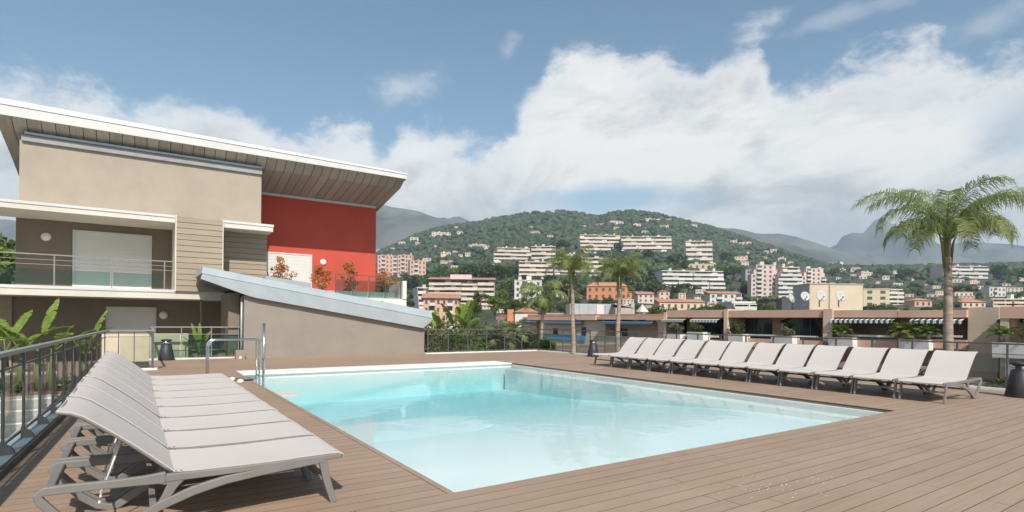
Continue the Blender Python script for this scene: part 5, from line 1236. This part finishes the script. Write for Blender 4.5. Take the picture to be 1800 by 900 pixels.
vs = [(706, 428, 9, 6), (728, 421, 16, 7), (733, 428, 8, 5), (758, 416, 6, 6), (776, 412, 22, 8), (802, 400, 8, 5), (808, 409, 8, 4), (765, 433, 5, 4), (784, 446, 12, 6), (800, 443, 6, 5), (750, 456, 12, 6), (778, 462, 9, 8), (791, 460, 11, 5), (800, 470, 20, 8), (818, 476, 10, 6), (664, 440, 5, 5), (690, 437, 9, 3), (822, 447, 9, 7), (810, 449, 6, 5), (838, 432, 22, 5), (855, 434, 8, 5), (940, 410, 16, 6), (934, 399, 9, 3), (967, 416, 8, 5), (870, 466, 10, 5), (1028, 398, 6, 4), (1055, 395, 9, 4), (1085, 392, 18, 6), (1083, 401, 12, 5), (1120, 396, 16, 5), (1135, 408, 10, 4), (1148, 386, 26, 4), (1168, 399, 11, 6), (1220, 397, 9, 6), (1206, 397, 4, 4), (1175, 386, 8, 3), (1230, 392, 4, 4), (1290, 425, 13, 6), (1310, 428, 14, 5), (1333, 434, 4, 4), (1347, 442, 6, 4), (1360, 440, 8, 5), (1344, 453, 9, 3), (1375, 456, 12, 6), (1303, 456, 16, 9), (1308, 464, 18, 10), (1315, 444, 5, 3), (1480, 475, 14, 5), (1505, 474, 14, 8), (1525, 481, 22, 6), (1518, 488, 16, 7), (1558, 488, 10, 9), (1683, 494, 18, 6), (1605, 492, 8, 4), (1630, 500, 9, 4), (1798, 490, 8, 7), (1715, 496, 16, 5), (1770, 500, 10, 4), (1460, 463, 7, 3), (1600, 520, 9, 5), (1655, 527, 10, 5), (1500, 500, 9, 5), (1150, 527, 9, 5), (990, 500, 8, 8), (1275, 470, 10, 5), (1290, 478, 10, 5), (1390, 462, 9, 5), (1105, 531, 16, 9), (1200, 520, 18, 9), (1228, 524, 14, 8), (1232, 512, 16, 7), (1140, 541, 14, 7), (1475, 490, 12, 7), (1490, 512, 18, 8), (1505, 525, 14, 8), (1600, 533, 14, 7), (1648, 505, 12, 6), (1655, 515, 14, 6), (1725, 505, 12, 6), (1785, 510, 16, 8), (1700, 524, 16, 7), (1735, 515, 12, 6), (1580, 500, 14, 6), (1545, 498, 12, 6), (1480, 460, 7, 3), (1500, 484, 10, 5), (1575, 478, 10, 4), (850, 540, 16, 8), (880, 548, 16, 7), (985, 520, 14, 8), (840, 500, 10, 8), (1005, 450, 14, 8), (1255, 535, 16, 8), (1330, 520, 10, 6), (1465, 500, 10, 7), (735, 478, 8, 5), (1295, 508, 10, 6), (1640, 520, 12, 6)]
for i, (px, py, w_, h_) in enumerate(vs):
    reg = 'on the left shoulder of the hill' if px < 830 else 'below the top of the green hill' if px < 1240 else 'on the right flank of the hill' if px < 1420 else 'among the trees of the low right hill'
    rf2 = 'hip' if i % 3 == 0 else None
    wm_ = ('white_render', 'pale_render', 'peach_render')[i % 3]
    villa(px, py, w_, h_, wm_, rf2, ('tiny %s villa %s' % (('white', 'cream', 'peach')[i % 3]+(' tile roofed' if rf2 else ' flat roofed'), where(px, py))), 'villas '+reg)

named = [(838, 478, 36, 'pine', 'dark umbrella pine, left of the pine group below the white complex'), (872, 480, 34, 'pine2', 'broad dark pine in the middle of the pine group'), (902, 476, 26, 'pine', 'rightmost pine of the dark group'), (895, 505, 24, 'round', 'leafy tree just left of the white balconied house'), (880, 520, 20, 'light', 'light green tree below the pine group'),
 (1193, 462, 22, 'round2', 'large dark round tree between the terraced complexes'), (1140, 450, 17, 'round2', 'dark tree in front of the long white complex'), (1085, 436, 14, 'round2', 'dark tree rising in front of the long complex behind the palms'), (985, 430, 20, 'pine2', 'dark tree left of the long white complex'),
 (1278, 455, 17, 'round2', 'dark tree right of the terraced block'), (1290, 478, 26, 'pine', 'bright umbrella pine right of the wide white block'), (1262, 472, 16, 'light', 'lighter tree left of the umbrella pine'), (1320, 508, 22, 'round', 'round tree left of the rose towers'), (1340, 512, 14, 'round2', 'small dark tree at the foot of the rose towers'),
 (725, 500, 24, 'round2', 'dark tree below the salmon blocks'), (752, 492, 20, 'round', 'tree right of the salmon blocks'), (700, 500, 22, 'round', 'green tree just right of the terrace end wall'), (775, 482, 18, 'round', 'tree above the rose terraced block'), (805, 478, 16, 'light', 'small light tree above the rose terraced block'),
 (1050, 470, 22, 'round2', 'dark tree behind the right slender palm'), (1110, 490, 24, 'round', 'big tree above the orange villa'), (1140, 480, 22, 'pine2', 'dark pine right of the orange villa'), (1150, 505, 20, 'round', 'round tree right of the orange villa'), (1000, 505, 26, 'round', 'leafy tree behind the left slender palm'), (1010, 540, 22, 'round2', 'dark tree above the plant room'), (960, 530, 20, 'round', 'green tree right of the white balconied house'), (930, 545, 14, 'light', 'light bush like tree below the white balconied house'),
 (1550, 480, 14, 'round', 'tree on the ridge left of the palm'), (1590, 482, 16, 'round2', 'dark tree on the ridge behind the palm'), (1470, 478, 12, 'round', 'tree right of the rose towers'), (1640, 478, 14, 'round2', 'dark tree left of the long rose block'), (1760, 478, 20, 'round2', 'big dark tree right of the long rose block'), (1790, 482, 18, 'round', 'tree at the right edge of the hill')]
for px, py, rp_, kd, lab in named:
    d = min(d_of(px, min(py+rp_*.6, 575)), 1400); d = max(90, d); r = rp_*d/F*.95
    for e in EXCL:
        if e[0]-4 < px < e[1]+4 and abs(d-e[4]) < 14: d -= 18
    p_ = at(px, py, d); z = {'pine': 1.35, 'pine2': 1.3}.get(kd, 0.87); tree(kd, (p_.x, p_.y, p_.z-r*z), r, lab, group='large trees on the slopes')
for px, py, hh in ((1181, 520, 22), (985, 520, 16), (1534, 470, 12), (1548, 474, 10), (1330, 520, 12), (1065, 530, 10), (1583, 476, 12), (1375, 440, 10), (940, 530, 14)):
    d = max(110, d_of(px, py+hh*.5)); r = hh*.5*d/F; p_ = at(px, py, d)
    tree('cypress', (p_.x, p_.y, p_.z-r), r, 'dark narrow cypress tree '+where(px, py), group='cypresses on the slopes')
def blocked(px, py, r, d, soft=0.0):
    for x0, x1, y0, y1, db in EXCL:
        if px+r*.8 > x0 and px-r*.8 < x1 and d < db+12 and py-r*.9 < y1-2 and py+r > y0: 
            # a crown may stand before the foot of a house but not over its front
            if py-r*.9 > y1-(y1-y0)*0.34: continue
            return True
        if px+r*.7 > x0 and px-r*.7 < x1 and abs(d-db) < 16 and py+r > y0: return True
    return False
cand = []
def sample(y0f, y1f, n, rmin, rmax):
    for _ in range(n):
        px = RNG.uniform(560, 1960); yr = yr_(px); q = RNG.uniform(0, 1)
        ya_ = yr+1 if y0f is None else max(y0f, yr+1); yb_ = max(y1f, ya_+2); py = ya_+(yb_-ya_)*q
        d = d_of(px, py); r = RNG.uniform(rmin, rmax); rp_ = r*F/d
        if blocked(px, py-rp_*.6, rp_, d): continue
        cand.append((px, py, d, r))
sample(None, 402, 2600, 4.0, 7.5); sample(400, 440, 3600, 3.6, 6.6); sample(435, 480, 2600, 3.2, 5.8); sample(475, 520, 700, 2.5, 4.6); sample(515, 565, 420, 2.2, 3.8)
# crest of the hill gets its own line of crowns
for px in np.arange(600, 1980, 4.2):
    d = dr_(px)*RNG.uniform(.965, 1.0); cand.append((px, ysc(px, d)+0.5, d, RNG.uniform(3, 5.0)))
cand.sort(key=lambda c: -c[3]/c[2])
LABS = {'round': 'mid green rounded tree', 'round2': 'dark dense tree', 'light': 'light green airy tree', 'pine': 'flat topped pine', 'pine2': 'dark flat topped pine'}
for i, (px, py, d, r) in enumerate(cand[:250]):
    kd = ('round', 'round2', 'pine', 'round', 'light', 'round2', 'pine2')[i % 7]; p_ = at(px, py, d)
    tree(kd, (p_.x, p_.y, p_.z-r*.25), r*1.05, LABS[kd]+' '+where(px, py), group='trees in the woods of the slope')
# nearer trees just behind the terrace roofs
for i, (px, py, rp_) in enumerate(((1128, 556, 15), (1152, 554, 16), (1180, 556, 15), (1215, 555, 13), (1240, 553, 15), (1262, 550, 16), (1290, 556, 12), (1330, 545, 13), (1350, 550, 13), (1370, 552, 12), (905, 540, 14), (925, 545, 12), (870, 538, 18), (985, 548, 12), (845, 530, 16), (830, 545, 18))):
    d = 92+3*(i % 4); r = rp_*d/F; p_ = at(px, py-6, d); kd = 'light' if i % 3 == 0 else 'round'
    tree(kd, (p_.x, p_.y, p_.z-r*.87), r, 'rounded green tree just behind the terrace roofs, '+(ORD[i]+' in the row' if i else 'foremost'), group='trees behind the terrace roofs')
p_ = at(966, 546, 95); tree('light', (p_.x, p_.y, p_.z-1), 0.9, 'small bright yellow green bush among the roofs')
# the rest of the wood: one mass of lumpy crowns
import bmesh
def ico(sub, seed):
    bm = bmesh.new(); bmesh.ops.create_icosphere(bm, subdivisions=sub, radius=1); V = []
    for v in bm.verts:
        n_ = mn.fractal(v.co*1.7+Vector((seed*5, 0, 0)), 1.0, 2.0, 3)*0.42+mn.noise(v.co*4.2+Vector((0, seed*3, 0)))*0.16
        V.append(tuple(Vector((v.co.x, v.co.y, v.co.z*.85))*(1+n_)))
    Fs = [tuple(l.vert.index for l in f.loops) for f in bm.faces]; bm.free(); return np.array(V), np.array(Fs)
bases = {2: [ico(2, s) for s in range(5)], 3: [ico(3, s) for s in range(5)]}
VV = []; FF = []; TT = []; off = 0
for i, (px, py, d, r) in enumerate(cand[250:]):
    Vb, Fb = bases[3 if d < 520 else 2][i % 5]; p_ = at(px, py, d); a = RNG.uniform(0, 6.28); c, s = math.cos(a), math.sin(a)
    sx = r*RNG.uniform(.85, 1.2); sz = r*RNG.uniform(.75, 1.15); x = Vb[:, 0]*c-Vb[:, 1]*s; y = Vb[:, 0]*s+Vb[:, 1]*c
    VV.append(np.stack([x*sx+p_.x, y*sx+p_.y, Vb[:, 2]*sz+p_.z+r*.45], 1)); FF.append(Fb+off); off += len(Vb)
    g = RNG.uniform(.6, 1.5); h2 = RNG.uniform(-.18, .22); TT.append(np.tile([[g*(1+h2), g, g*(1-h2*.5), 1]], (len(Vb), 1)))
if VV:
    me = arr_mesh('wood', np.concatenate(VV), np.concatenate(FF), 'forest_leaf', 3, np.concatenate(TT)); tag(link('wood', me), 'dark green woodland covering the far hillside', 'wood', kind='stuff')
# ================================================================== HAZE
hm = bpy.data.materials.new('haze_air'); hm.use_nodes = True; ht = hm.node_tree; ht.nodes.clear()
pv = ht.nodes.new('ShaderNodeVolumePrincipled'); pv.inputs['Color'].default_value = (0.68, 0.85, 1.0, 1); pv.inputs['Density'].default_value = 0.00017; pv.inputs['Anisotropy'].default_value = 0.0
ho = ht.nodes.new('ShaderNodeOutputMaterial'); ht.links.new(pv.outputs[0], ho.inputs['Volume']); M['haze'] = hm
hb = obj('haze', MB().box(-5800, 5800, -5800, 5800, -17.6, 740), 'haze'); tag(hb, 'thin pale haze over the valley and mountains', 'haze', kind='stuff')
